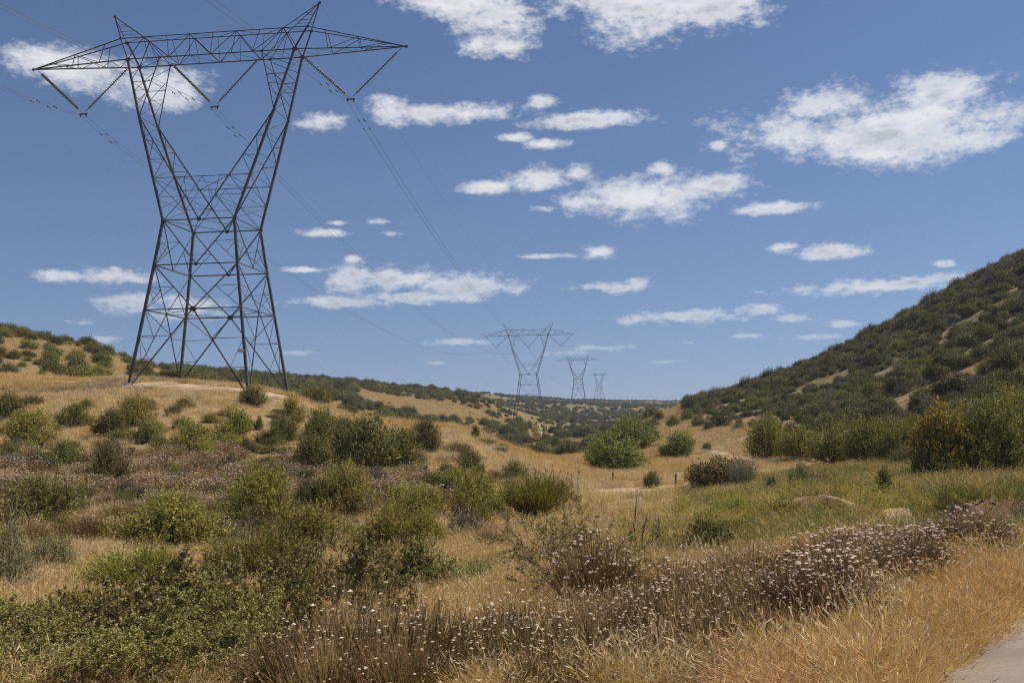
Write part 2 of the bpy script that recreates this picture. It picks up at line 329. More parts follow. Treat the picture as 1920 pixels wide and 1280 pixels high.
def ground_mat():
    m = bpy.data.materials.new('dry_ground'); m.use_nodes = True; t = NT(m.node_tree)
    o = t.n('ShaderNodeTexCoord').outputs['Object']
    at = t.n('ShaderNodeAttribute', {'attribute_name': 'zone'}); s3 = t.n('ShaderNodeSeparateColor', Color=at.outputs[0])
    nz = lambda s, d=6., r=.6: t.n('ShaderNodeTexNoise', Vector=o, Scale=s, Detail=d, Roughness=r).outputs[0]
    grass = t.mix(t.ss(nz(.18), .38, .62), (.31, .215, .09), (.20, .145, .07))
    grass = t.mix(t.ss(nz(2.2), .35, .7), grass, (.20, .14, .08))
    grass = t.mix(t.m('MULTIPLY', t.ss(nz(9.), .5, .72), .6), grass, (.44, .33, .18))
    soil = t.mix(t.ss(nz(1.1), .35, .65), (.34, .245, .16), (.46, .35, .24))
    soil = t.mix(t.m('MULTIPLY', t.ss(nz(14.), .55, .7), .5), soil, (.24, .17, .11))
    green = t.mix(t.ss(nz(.9), .35, .65), (.20, .20, .065), (.33, .26, .11))
    c = t.mix(t.ss(t.m('MULTIPLY_ADD', t.m('SUBTRACT', nz(.6), .5), 1.1, s3.outputs[1]), .35, .7), grass, green)
    c = t.mix(t.ss(t.m('MULTIPLY_ADD', t.m('SUBTRACT', nz(1.6), .5), 1.0, s3.outputs[0]), .3, .6), c, soil)
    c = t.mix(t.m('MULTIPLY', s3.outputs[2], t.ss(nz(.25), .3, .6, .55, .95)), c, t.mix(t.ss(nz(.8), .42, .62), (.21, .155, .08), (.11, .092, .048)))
    c = t.mix(t.ss(t.m('MULTIPLY_ADD', t.m('SUBTRACT', nz(2.), .5), .8, at.outputs['Alpha']), .3, .6), c, (.15, .095, .058))
    p = t.n('ShaderNodeBsdfPrincipled', Base_Color=c, Roughness=.95); p.inputs['Specular IOR Level'].default_value = .1
    b = t.n('ShaderNodeBump', Strength=.7, Distance=.06, Height=t.m('ADD', nz(5.), t.m('MULTIPLY', nz(26.), .4)))
    t.link(b.outputs[0], p.inputs['Normal']); t.n('ShaderNodeOutputMaterial', Surface=p.outputs[0]); return m
V_GROUND = V
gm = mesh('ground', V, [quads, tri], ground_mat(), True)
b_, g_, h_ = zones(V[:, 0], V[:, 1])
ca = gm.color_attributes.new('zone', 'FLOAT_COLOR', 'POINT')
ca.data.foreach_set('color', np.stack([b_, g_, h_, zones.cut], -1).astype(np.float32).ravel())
tag(ob('ground', gm), 'dry grass valley floor and hills of tan earth', kind='structure')

# the road the photographer stands on
def road_mat():
    m = bpy.data.materials.new('worn_road'); m.use_nodes = True; t = NT(m.node_tree)
    o = t.n('ShaderNodeTexCoord').outputs['Object']
    n1 = t.n('ShaderNodeTexNoise', Vector=o, Scale=1.3, Detail=6., Roughness=.6).outputs[0]
    n2 = t.n('ShaderNodeTexNoise', Vector=o, Scale=45., Detail=3., Roughness=.6).outputs[0]
    n3 = t.n('ShaderNodeTexVoronoi', Vector=o, Scale=28.).outputs[0]
    c = t.mix(t.ss(n1, .35, .65), (.20, .155, .12), (.27, .215, .165))
    c = t.mix(t.ss(n2, .45, .7), c, (.19, .16, .14)); c = t.mix(t.ss(n3, .13, .05), c, (.13, .11, .10))
    p = t.n('ShaderNodeBsdfPrincipled', Base_Color=c, Roughness=.9)
    b = t.n('ShaderNodeBump', Strength=.5, Distance=.012, Height=n2); t.link(b.outputs[0], p.inputs['Normal'])
    t.n('ShaderNodeOutputMaterial', Surface=p.outputs[0]); return m
e0 = ground_at(1738, 1280)[0]; e1 = ground_at(1900, 1168)[0]
dv = nrm((e1 - e0)[:2]); pv = np.array((dv[1], -dv[0]))
S_ = np.linspace(-16, 22, 380); W_ = np.concatenate([[0, .03, .08], np.linspace(.2, 4.4, 22), [4.47, 4.5]])
SS, WW = np.meshgrid(S_, W_, indexing='ij')
edge = .22 * fbm(SS * .8, SS * 0 + 3, 4) + .05 * fbm(SS * 7, SS * 0 + 9, 2)
bend = .006 * np.clip(SS - 2, 0, 99) ** 2
ox = e0[0] + dv[0] * SS + pv[0] * (WW + edge * (WW < 2.2) + bend); oy = e0[1] + dv[1] * SS + pv[1] * (WW + edge * (WW < 2.2) + bend)
oz = height(ox, oy) + np.where((WW == 0) | (WW == 4.5), -.06, np.where((WW == .03) | (WW == 4.47), .012, .035)) + .012 * fbm(ox * 1.5, oy * 1.5, 2) * (WW > .1)
k = np.arange(SS.size).reshape(SS.shape)
rm = mesh('road', np.stack([ox, oy, oz], -1), np.stack([k[:-1, :-1], k[:-1, 1:], k[1:, 1:], k[1:, :-1]], -1).reshape(-1, 4), road_mat(), True)
tag(ob('road', rm), 'worn tan concrete road with a ragged edge', kind='structure')
def on_road(x, y):
    s = (x - e0[0]) * dv[0] + (y - e0[1]) * dv[1]; q = (x - e0[0]) * pv[0] + (y - e0[1]) * pv[1] - .006 * np.clip(s - 2, 0, 99) ** 2
    return (q > -.02 + .22 * fbm(s * .8, s * 0 + 3, 4)) & (q < 4.6)
# ------------------------------------------------------------------ lattice towers
def lbar(p0, p1, w_, th=.014):                          # steel angle between two points: V, F
    p0, p1 = np.asarray(p0, float), np.asarray(p1, float)
    a = nrm(p1 - p0); up = np.array((0, 0, 1.)) if abs(a[2]) < .9 else np.array((0, 1., 0))
    s = nrm(np.cross(a, up)); n = np.cross(s, a)
    prof = np.array([(0, 0), (w_, 0), (w_, th), (th, th), (th, w_), (0, w_)]) - w_ * .3
    ring = prof[:, :1] * s + prof[:, 1:] * n
    k = np.arange(6); k2 = (k + 1) % 6
    return np.concatenate([p0 + ring, p1 + ring]), [np.stack([k, k2, k2 + 6, k + 6], -1), np.array([(0, 5, 4, 3), (0, 3, 2, 1), (6, 7, 8, 9), (6, 9, 10, 11)])]
def plate(p, sz, n_dir):                                # gusset plate
    n = nrm(np.asarray(n_dir, float)); u = nrm(np.cross(n, (0, 0, 1.) if abs(n[2]) < .9 else (1., 0, 0))); v = np.cross(n, u)
    ang = np.radians([20, 70, 110, 160, 200, 250, 290, 340]); rr = sz * np.array([1, .8, .8, 1, 1, .8, .8, 1])
    ring = (np.cos(ang) * rr)[:, None] * u + (np.sin(ang) * rr)[:, None] * v
    k = np.arange(8); k2 = (k + 1) % 8
    V = np.concatenate([p + ring + n * .012, p + ring - n * .012])
    return V, [np.stack([k + 8, k2 + 8, k2, k], -1), np.array([(0, 1, 2, 3), (0, 3, 4, 7), (4, 5, 6, 7), (8, 11, 10, 9), (8, 15, 12, 11), (12, 15, 14, 13)])]
# heights and half widths, local frame: u along the arms, v along the line, z from the feet
def tower_members(ext, feet_z, detail=True):
    """list of (part name, p0, p1, width); ext lengthens the body below the third frame"""
    Wz = 11.82 + ext
    lv = {'l3': (3.65 + ext * .0, 3.25, 5.15 + ext), 'l2': (3.18, 2.87, 8.45 + ext), 'w': (2.75, 2.48, Wz), 'k': (5.30, 1.48, Wz + 8.24), 'b': (6.64, .88, Wz + 12.98), 't': (7.48, .45, Wz + 14.84)}
    out = []
    def add(n, a, b, w_): out.append((n, np.array(a, float), np.array(b, float), w_))
    def P(n, s, t): u, v, z = lv[n]; return np.array((s * u, t * v, z))
    lerp = lambda a, b, k: a + (b - a) * k
    slope = np.array((.142, .116))
    foot = {}
    for s in (-1, 1):
        for t in (-1, 1):
            fz = feet_z[(s, t)]; dz = lv['l3'][2] - fz
            foot[s, t] = np.array((s * (3.65 + slope[0] * dz), t * (3.25 + slope[1] * dz), fz))
    cs = [(-1, -1), (1, -1), (1, 1), (-1, 1)]
    frames = [foot] + [{c: P(n, *c) for c in cs} for n in ('l3', 'l2', 'w')]
    if ext > 6:                                         # a taller body gets one more frame
        mid = {c: lerp(foot[c], P('l3', *c), .55) for c in cs}; frames = [foot, mid] + frames[1:]
    for c in cs:
        for lo, hi in zip(frames[:-1], frames[1:]): add('leg', lo[c], hi[c], .24)
        add('leg', P('w', *c), P('k', *c), .22); add('leg', P('k', *c), P('b', *c), .20)
    for lvl in range(1, len(frames)):
        for i in range(4):
            add('horizontal_beam', frames[lvl][cs[i]], frames[lvl][cs[(i + 1) % 4]], .15)
    for i in range(4):
        a, b = cs[i], cs[(i + 1) % 4]
        for lvl in range(1, len(frames) - 1):           # V braces between frames
            m = lerp(frames[lvl][a], frames[lvl][b], .5)
            for c in (a, b):
                top = frames[lvl + 1][c]; add('diagonal_brace', top, m, .13)
                if detail:
                    lg = lambda k: lerp(frames[lvl][c], top, k); dg = lambda k: lerp(m, top, k)
                    add('secondary_brace', lg(.5), dg(.5), .065); add('secondary_brace', frames[lvl][c], dg(.5), .075)
                    add('secondary_brace', lg(.5), lerp(frames[lvl][c], dg(.5), .5), .055)
        m = lerp(frames[1][a], frames[1][b], .5)
        for c in (a, b):                                # feet braces
            add('diagonal_brace', m, foot[c], .15)
            if detail:
                lg = lambda k: lerp(foot[c], frames[1][c], k); dg = lambda k: lerp(foot[c], m, k)
                for k in (.33, .66): add('secondary_brace', lg(k), dg(k), .075)
                add('secondary_brace', lg(.66), dg(.33), .06); add('secondary_brace', frames[1][c], dg(.66), .075); add('secondary_brace', lg(.33), lerp(foot[c], dg(.33), .6), .05)
        if detail: add('secondary_brace', m, lerp(frames[1][cs[(i + 1) % 4]], frames[1][cs[(i + 2) % 4]], .5), .07)
    # window: outer and inner chords of the two upright arms
    wi = {t: np.array((0, t * 2.48, Wz)) for t in (-1, 1)}
    gi = lambda s, t: np.array((s * 4.07, t * .88, lv['b'][2]))
    for s in (-1, 1):
        for t in (-1, 1):
            kn = P('k', s, t)
            add('inner_chord', wi[t], kn, .18); add('inner_chord', kn, gi(s, t), .11)
            oc = lambda k: lerp(P('w', s, t), kn, k); ic = lambda k: lerp(wi[t], kn, k)
            seq = [(.22, .40), (.40, .40), (.40, .58), (.58, .58), (.58, .76), (.76, .76), (.76, .90), (.90, .90)]
            add('horizontal_beam', oc(.4), ic(.4), .09)
            for (a, b) in (seq if detail else seq[::2]): add('lattice_brace', oc(a), ic(b), .07)
            add('lattice_brace', P('w', s, t), ic(.22), .09)
            if detail: add('secondary_brace', oc(.22), ic(.22), .06); add('secondary_brace', oc(.11), ic(.22), .05)
            uo = lambda k: lerp(kn, P('b', s, t), k); ui = lambda k: lerp(kn, gi(s, t), k)
            for (a, b) in ((.2, .45), (.45, .45), (.45, .75), (.75, .95)): add('lattice_brace', uo(a), ui(b), .065)
        for k in (.2, .4, .6, .8, 1.):                  # across the line
            o = lambda t, kk: lerp(P('w', s, t), P('k', s, t), kk); q = lambda t, kk: lerp(wi[t], P('k', s, t), kk)
            add('secondary_brace', o(-1, k), o(1, k), .07)
            add('lattice_brace', o(-1 if int(k * 5) % 2 else 1, k - .2), o(1 if int(k * 5) % 2 else -1, k), .07)
            if k < 1 and detail: add('secondary_brace', q(-1, k), q(1, k), .06)
        for k in (.35, .6, 1.):
            o = lambda t, kk: lerp(P('k', s, t), P('b', s, t), kk); q = lambda t, kk: lerp(P('k', s, t), gi(s, t), kk)
            add('secondary_brace', o(-1, k), o(1, k), .07); add('secondary_brace', q(-1, k), q(1, k), .06)
            add('lattice_brace', o(-1, max(k - .35, 0)), o(1, k), .06)
            if k == .6:
                for t in (-1, 1): add('horizontal_beam', o(t, k), q(t, k), .09)
    for t in (-1, 1):
        q = lambda s: lerp(wi[t], P('k', s, t), .4)
        add('horizontal_beam', q(-1), q(1), .10); c0 = lerp(q(-1), q(1), .5)
        if detail:
            for s in (-1, 1):
                add('secondary_brace', lerp(q(s), c0, .35), lerp(wi[t], P('k', s, t), .2), .055); add('secondary_brace', lerp(wi[t], P('k', s, t), .2), c0, .055)
            add('secondary_brace', lerp(wi[t], P('k', -1, t), .2), lerp(wi[t], P('k', 1, t), .2), .055)
    if detail:
        add('secondary_brace', lerp(wi[-1], P('k', -1, -1), .4), lerp(wi[1], P('k', 1, 1), .4), .06); add('secondary_brace', lerp(wi[-1], P('k', 1, -1), .4), lerp(wi[1], P('k', -1, 1), .4), .06)
        add('secondary_brace', wi[-1], P('w', 1, 1), .08); add('secondary_brace', wi[-1], P('w', -1, 1), .08); add('secondary_brace', wi[1], P('w', 1, -1), .08); add('secondary_brace', wi[1], P('w', -1, -1), .08)
    # bridge girder, arms, earth-wire peaks
    zb, zt = lv['b'][2], lv['t'][2]
    for t in (-1, 1):
        add('crossarm_chord', (-6.64, t * .88, zb), (6.64, t * .88, zb), .17); add('crossarm_chord', (-7.48, t * .45, zt), (7.48, t * .45, zt), .13)
        nb = 8; ub = np.linspace(-6.64, 6.64, nb + 1); ut = np.linspace(-7.48, 7.48, nb + 1)
        B = [np.array((u, t * .88, zb)) for u in ub]; Q = [np.array((u, t * .45, zt)) for u in ut]
        for i in range(nb):
            if i % 2 == 0: add('crossarm_brace', B[i], Q[i + 1], .09)
            else: add('crossarm_brace', Q[i], B[i + 1], .09)
            if 0 < i: add('crossarm_brace', B[i], Q[i], .06)
        for s in (-1, 1):
            tip = np.array((s * 15., 0, zb)); b0 = P('b', s, t); t0 = P('t', s, t)
            add('crossarm_chord', b0, tip, .15); add('crossarm_chord', t0, tip, .12); add('leg', b0, t0, .18)
            bb = lambda k: lerp(b0, tip, k); tt_ = lambda k: lerp(t0, tip, k)
            for a, b in ((.3, .18), (.3, .52), (.58, .52), (.58, .8)): add('crossarm_brace', bb(a), tt_(b), .075)
            pk = np.array((s * 8.28, 0, zt + 1.97))
            add('peak_strut', t0, pk, .11); add('peak_strut', (s * 5.6, t * .45, zt), pk, .10); add('crossarm_brace', (s * 5.6, t * .45, zt), b0, .09)
            add('crossarm_brace', (s * 4.07, t * .88, zb), (s * 5.6, t * .45, zt), .08)
            for k in (.3, .6): add('secondary_brace', lerp(t0, pk, k), lerp(np.array((s * 5.6, t * .45, zt)), pk, k), .05)
    if detail:
        us = np.linspace(-6.64, 6.64, 9)
        for i in range(9):
            add('secondary_brace', (us[i], -.88, zb), (us[i], .88, zb), .06)
            if i < 8: sg = 1 if i % 2 else -1; add('secondary_brace', (us[i], -sg * .88, zb), (us[i + 1], sg * .88, zb), .055); add('secondary_brace', (us[i] * 1.126, -sg * .45, zt), (us[i + 1] * 1.126, sg * .45, zt), .05)
        for s in (-1, 1):
            for k in (.18, .36, .54, .72):
                b0, b1 = P('b', s, -1), P('b', s, 1); tip = np.array((s * 15., 0, zb))
                add('secondary_brace', lerp(b0, tip, k), lerp(b1, tip, k), .05); add('secondary_brace', lerp(b0, tip, k - .18), lerp(b1, tip, k), .05)
    gus = []
    for t in (-1, 1):
        for s in (-1, 1):
            for nm_, sz in (('b', .30), ('t', .22), ('w', .24), ('k', .18)): gus.append((P(nm_, s, t), sz, (0, 1, 0)))
            gus.append((gi(s, t), .2, (0, 1, 0)))
        gus.append((wi[t], .26, (0, 1, 0))); gus.append((lerp(frames[1][(-1, t)], frames[1][(1, t)], .5), .36, (0, 1, 0)))
        gus.append((lerp(frames[-2][(-1, t)], frames[-2][(1, t)], .5), .22, (0, 1, 0)))
    for s in (-1, 1): gus.append((np.array((s * 15., 0, zb)), .2, (0, 1, 0))); gus.append((np.array((s * 8.28, 0, zt + 1.97)), .18, (0, 1, 0)))
    return out, gus, zb, zt
LINE = R(7.27)                                          # the line runs this far to the right of the view
ZA = 27.72 + EYE.z                                      # arm height of the near tower above the datum
def tower_frame(x, y, z, yaw): c, s = math.cos(yaw), math.sin(yaw); return lambda p: np.array((x + p[0] * c - p[1] * s, y + p[0] * s + p[1] * c, z + p[2]))
def build_tower(x, y, ext, arm_z, yaw, label, detail, split=True, scale=1., cat_group='pylons of the power line', thick=.75):
    z0 = arm_z - (11.82 + ext + 12.98) * scale
    c, s = math.cos(yaw), math.sin(yaw); fz = {}
    for su in (-1, 1):
        for sv in (-1, 1):
            u, v = su * 4.4 * scale, sv * 3.9 * scale
            fz[su, sv] = (float(height(x + u * c - v * s, y + u * s + v * c)) - z0) / scale - .25
    mem, gus, zb, zt = tower_members(ext, fz, detail)
    root = empty('transmission_tower', (x, y, z0), yaw); root.scale = (scale,) * 3
    tag(root, label, 'pylon', cat_group)
    if split:
        for (n, a, b, w_) in mem:
            mid = (a + b) / 2; Vv, Ff = lbar(a - mid, b - mid, w_ * (.74 if n == 'leg' else .54) * (1. if detail else .8)); ob(n, mesh(n, Vv, Ff, M_STEEL), root, mid)
        for (p, sz, nd) in gus: Vv, Ff = plate(np.zeros(3), sz * .72, nd); ob('gusset_plate', mesh('gusset_plate', Vv, Ff, M_STEEL), root, p)
        for k, f in fz.items():                         # concrete footings
            ff = np.array((k[0] * (3.65 + .142 * (5.15 + ext - f)), k[1] * (3.25 + .116 * (5.15 + ext - f)), f))
            an = np.radians(np.arange(8) * 45); ring = np.stack([np.cos(an) * .32, np.sin(an) * .32, an * 0], -1); kk = np.arange(8)
            Vv = np.concatenate([ring + (0, 0, -.3), ring * .92 + (0, 0, .38)])
            ob('footing', mesh('footing', Vv, [np.stack([kk, (kk + 1) % 8, (kk + 1) % 8 + 8, kk + 8], -1), np.array([(8, 9, 10, 11), (8, 11, 12, 15), (12, 13, 14, 15)])], M_ROCK), root, ff)
    else:
        grp = {}
        for (n, a, b, w_) in mem:
            g = 'crossarm' if n.startswith('crossarm') or n == 'peak_strut' else ('legs' if n == 'leg' else 'bracing')
            grp.setdefault({'crossarm': 'crossarm', 'legs': 'leg_frame', 'bracing': 'bracing'}[g], []).append(lbar(a, b, w_ * thick))
        for n, l in grp.items(): Vv, Ff = join(l); ob(n, mesh(n, Vv, Ff, M_STEEL), root)
    return root, z0, zb
disc_prof = np.array([(.02, 0), (.135, .03), (.12, .055), (.035, .075), (.035, .146)])
def string_mesh(p0, p1):                                # chain of cap-and-pin discs
    p0, p1 = np.asarray(p0, float), np.asarray(p1, float); L = np.linalg.norm(p1 - p0); a = (p1 - p0) / L
    s = nrm(np.cross(a, (0, 1., .01))); n = np.cross(a, s); an = np.radians(np.arange(8) * 45)
    ring = np.cos(an)[:, None] * s + np.sin(an)[:, None] * n; k = np.arange(8); k2 = (k + 1) % 8
    nd = 25; parts = []; st = (L - .75) / nd
    for i in range(nd):
        base = p0 + a * (.45 + i * st)
        Vv = np.concatenate([base + ring * r + a * h * st / .146 for r, h in disc_prof])
        parts.append((Vv, np.concatenate([np.stack([k + 8 * j, k2 + 8 * j, k2 + 8 * j + 8, k + 8 * j + 8], -1) for j in range(4)])))
    return join(parts)
def tube(pts, r, sides=4):
    pts = np.asarray(pts, float); a = nrm(np.gradient(pts, axis=0)); s = nrm(np.cross(a, (0, 0, 1.) if abs(a[0][2]) < .9 else (1., 0, 0))); n = np.cross(s, a)
    an = np.arange(sides) * 2 * math.pi / sides; r = np.broadcast_to(np.asarray(r, float), (len(pts),))
    Vv = (pts[:, None] + r[:, None, None] * (np.cos(an)[None, :, None] * s[:, None] + np.sin(an)[None, :, None] * n[:, None])).reshape(-1, 3)
    k = np.arange(sides); i = np.arange(len(pts) - 1)[:, None] * sides
    return Vv, np.stack([i + k, i + (k + 1) % sides, i + sides + (k + 1) % sides, i + sides + k], -1).reshape(-1, 4)
PH = {'outer': ((14.6, 6.85), 10.72), 'mid': ((-3.6, 3.6), 0.)}
def hang_insulators(fr, zb, yaw, where, scale=1.):
    yokes = []
    for nm_, a0, a1, yk in (('under the blunt left arm', -14.6, -6.85, -10.72), ('in the window between the uprights', -3.6, 3.6, 0.), ('under the right arm', 6.85, 14.6, 10.72)):
        p0, p1, y_ = np.array((a0, 0, zb - .12)), np.array((a1, 0, zb - .12)), np.array((yk, 0, zb - 3.75))
        root = empty('insulator_string', tuple(fr(y_)), yaw); root.scale = (scale,) * 3
        tag(root, {'u': 'pair of insulator strings in a V '}['u'] + {-10.72: 'under the arm by the bare hill', 0.: 'between the uprights', 10.72: 'under the arm towards the valley'}[yk] + where, 'insulator', 'V-strings on the pylons')
        for p in (p0, p1):
            q = p - y_; e = nrm(-q) * .22 * -1
            Vv, Ff = string_mesh(q, e); st_ = ob('disc_string', mesh('disc_string', Vv, Ff, M_GLASS, True), root)
            Vv, Ff = tube([q, (q + e) / 2, e], .022); ob('link_rod', mesh('link_rod', Vv, Ff, M_STEEL), st_)
        Vv, Ff = lbar((-.34, 0, -.05), (.34, 0, -.05), .12, .03); ob('yoke_plate', mesh('yoke_plate', Vv, Ff, M_STEEL), root)
        for s in (-1, 1):
            Vv, Ff = tube([(s * .23, 0, -.02), (s * .23, 0, -.14), (s * .23, 0, -.26)], (.03, .05, .03), 6); ob('wire_clamp', mesh('wire_clamp', Vv, Ff, M_STEEL), root)
        yokes.append(y_ + (0, 0, -.26))
    return yokes
def at_px(px, py, d): v = ray(px, py); return np.array((v.x * d, d, EYE.z + v.z * d))
X1, Y1 = -22.50, 72.70
T1, z1, zb1 = build_tower(X1, Y1, 0., ZA, -LINE, 'tall grey steel lattice transmission tower on the dry grass knoll', True)
fr1 = tower_frame(X1, Y1, z1, -LINE)
Vv, Ff = plate(np.zeros(3), .24, (0, 1, 0)); Vv[:, 0] *= 1.1; Vv[:, 2] *= .8
tag(ob('number_plate', mesh('number_plate', Vv, Ff, M_SIGN), T1, (3.80, -3.68, 2.0)), 'small pale plate on a tower leg')
p2 = at_px(990.5, 628.5, 322.)
T2, z2, zb2 = build_tower(p2[0], p2[1], 8.3, p2[2], -LINE, 'mid-distance lattice tower standing beside the dirt track in the valley', False)
fr2 = tower_frame(p2[0], p2[1], z2, -LINE)
p3 = at_px(1083.5, 675, 674.)
T3, z3, zb3 = build_tower(p3[0], p3[1], 3.2, p3[2], -LINE - .02, 'small distant lattice tower on the slope of the far ridge', False, False)
p4 = at_px(1123, 703, 1120.)
T4, z4, zb4 = build_tower(p4[0], p4[1], 6., p4[2], -LINE - .5, 'faintest lattice tower on top of the far ridge', False, False, .85, thick=.95)
for (px, py, lb) in ((251, 662, 'tiny hazy pylon behind the bare left hill, the taller of two'), (284, 672, 'tiny hazy pylon behind the bare left hill, the lower of two')):
    q = at_px(px, py, 2100.); build_tower(q[0], q[1], 9., q[2], -.7, lb, False, False, .8, 'pylons of the other line', 2.4)
yk1 = [fr1(p) for p in hang_insulators(fr1, zb1, -LINE, ', tallest tower')]
yk2 = [fr2(p) for p in hang_insulators(fr2, zb2, -LINE, ', mid-distance tower')]
fr3 = tower_frame(p3[0], p3[1], z3, -LINE); yk3 = [fr3((u, 0, zb3 - 3.9)) for u in (-10.72, 0, 10.72)]
dl = np.array((math.sin(LINE), math.cos(LINE), 0)); sl = np.array((math.cos(LINE), -math.sin(LINE), 0))
yk0 = [y - dl * 330 - sl * 6 + (0, 0, 4.) for y in yk1]
def span(a, b, sag, n=60):
    t = np.linspace(0, 1, n)[:, None]; return a + (b - a) * t - np.array((0, 0, 1.)) * (4 * sag * t * (1 - t))
SAG0, SAG1, SAG2 = 9.5, 8.5, 12.
for i, nm_ in enumerate(('the outer arm by the bare left hill', 'the window between the uprights', 'the arm nearest the far towers')):
    for s in (-1, 1):
        o = sl * s * .23
        pts = np.concatenate([span(yk0[i] + o, yk1[i] + o, SAG0), span(yk1[i] + o, yk2[i] + o, SAG1)[1:], span(yk2[i] + o, yk3[i] + o, SAG2)[1:]])
        Vv, Ff = tube(pts, .0125); me = mesh('power_line', Vv, Ff, M_WIRE, True)
        root = ob('power_line', me); tag(root, 'twin conductor wire hanging from the insulators under ' + nm_, 'wire', 'conductors of the power line')
        for (A, B, sg, ks) in ((yk1, yk2, SAG1, (.012, .018)), (yk0, yk1, SAG0, (.988, .982))):
            for k in ks:
                q = span(A[i] + o, B[i] + o, sg, 1001)[int(k * 1000)]
                Vv, Ff = tube([q - dl * .2 - (0, 0, .1), q - dl * .1 - (0, 0, .1), q - dl * .1 - (0, 0, .07), q + dl * .1 - (0, 0, .07), q + dl * .1 - (0, 0, .1), q + dl * .2 - (0, 0, .1)], (.045, .045, .012, .012, .045, .045)); ob('vibration_damper', mesh('vibration_damper', Vv, Ff, M_STEEL), root)
for s in (-1, 1):
    A, B = fr1((s * 8.28, 0, zb1 + 1.86 + 1.97)), fr2((s * 8.28, 0, zb2 + 1.86 + 1.97))
    Vv, Ff = tube(np.concatenate([span(A - dl * 330 + (0, 0, 4.), A, 7.), span(A, B, 5.5)[1:]]), .007)
    tag(ob('earth_wire', mesh('earth_wire', Vv, Ff, M_WIRE, True)), 'thin earth wire strung from a tower peak, ' + ('bare left hill side' if s < 0 else 'shrubby hillside side'), 'wire', 'earth wires')

# ------------------------------------------------------------------ posts and stone
for (px, py, hpx, lb) in ((1267, 912, 24, 'dark wooden post beside the pale footpath'), (1149, 904, 18, 'thin dark post in the dry grass below the bright green tree'), (1233, 775, 14, 'little dark post on the saddle at the foot of the shrubby hillside')):
    P, d = ground_at(px, py); h = hpx * d / FPX + .1; rr = .06 if d < 80 else .09
    root = empty('fence_post', tuple(P - (0, 0, .1)), .4); tag(root, lb, 'post', 'old fence posts')
    Vv, Ff = tube([(0, 0, 0), (.01, 0, h * .5), (.03, 0, h)], (rr, rr * .95, rr * .9), 7); ob('shaft', mesh('shaft', Vv, Ff, M_WOOD), root)
    Vv, Ff = tube([(.03, 0, h), (.03, 0, h + .03), (.03, 0, h + .035)], (rr * .9, rr * .6, .001), 7); ob('top', mesh('top', Vv, Ff, M_WOOD), root)
def rock_mesh(seed, sx, sy, sz):
    r = np.random.RandomState(seed); u = np.linspace(0, 2 * math.pi, 15)[:-1]; v = np.linspace(-.5, 1.5, 8); pts = []
    for b in v:
        for a in u:
            d = np.array((math.cos(a) * math.cos(b), math.sin(a) * math.cos(b), math.sin(b))); k = 1 + .5 * float(fbm(np.array(d[0] * 1.3 + seed), np.array(d[1] * 1.3 + d[2] * 2), 3)); pts.append(d * k * (sx, sy, sz))
    pts = np.array(pts); n = 14; i = np.arange(7)[:, None] * n; k = np.arange(n)
    return pts, np.stack([i + k, i + (k + 1) % n, i + n + (k + 1) % n, i + n + k], -1).reshape(-1, 4)
for j, (px, py, wpx, lb) in enumerate(((1299, 922, 34, 'pale rounded boulder near the wooden post by the footpath'), (163, 846, 10, 'small white stone on the bare slope'), (1690, 733, 12, 'pale stone at the bare scar on the shrubby hillside'), (196, 750, 5, 'tiny white stone in the grass below the tower'))):
    P, d = ground_at(px, py); wd = wpx * d / FPX / 2; Vv, Ff = rock_mesh(j, wd, wd * .8, wd * .75)
    tag(ob('boulder', mesh('boulder', Vv, Ff, M_ROCK), None, tuple(P + (0, 0, wd * .35))), lb, 'rock')
#PART3
# ------------------------------------------------------------------ plants
def rdir(r, n): return nrm(r.normal(size=(n, 3)))
def leaves(P, A, L, Wd, r, up=0., N=None):                      # diamond leaves: base P, axis A
    n = len(P); A = nrm(A); s = nrm(np.cross(A, rdir(r, n) + np.array((0, 0, up)) if N is None else N + .55 * rdir(r, n))); L = np.broadcast_to(L, (n,))[:, None]; Wd = np.broadcast_to(Wd, (n,))[:, None]
    nn = np.cross(A, s) * Wd * .25
    V = np.stack([P, P + A * L * .5 + s * Wd * .5 + nn, P + A * L, P + A * L * .5 - s * Wd * .5 + nn], 1).reshape(-1, 3)
    return V, np.arange(4 * n).reshape(n, 4)
def sticks(P0, P1, r0, r1):                             # three-sided twigs
    P0, P1 = np.asarray(P0, float), np.asarray(P1, float); n = len(P0); a = nrm(P1 - P0)
    s = nrm(np.cross(a, np.where(np.abs(a[:, 2:]) < .9, (0, 0, 1.), (1., 0, 0)))); m = np.cross(a, s)
    an = np.array([0, 2.094, 4.189]); ring = np.cos(an)[None, :, None] * s[:, None] + np.sin(an)[None, :, None] * m[:, None]
    r0 = np.broadcast_to(r0, (n,))[:, None, None]; r1 = np.broadcast_to(r1, (n,))[:, None, None]
    V = np.concatenate([P0[:, None] + ring * r0, P1[:, None] + ring * r1], 1).reshape(-1, 3)
    b = np.arange(n)[:, None, None] * 6; k = np.array([(0, 1, 4, 3), (1, 2, 5, 4), (2, 0, 3, 5)])
    return V, (b + k).reshape(-1, 4)
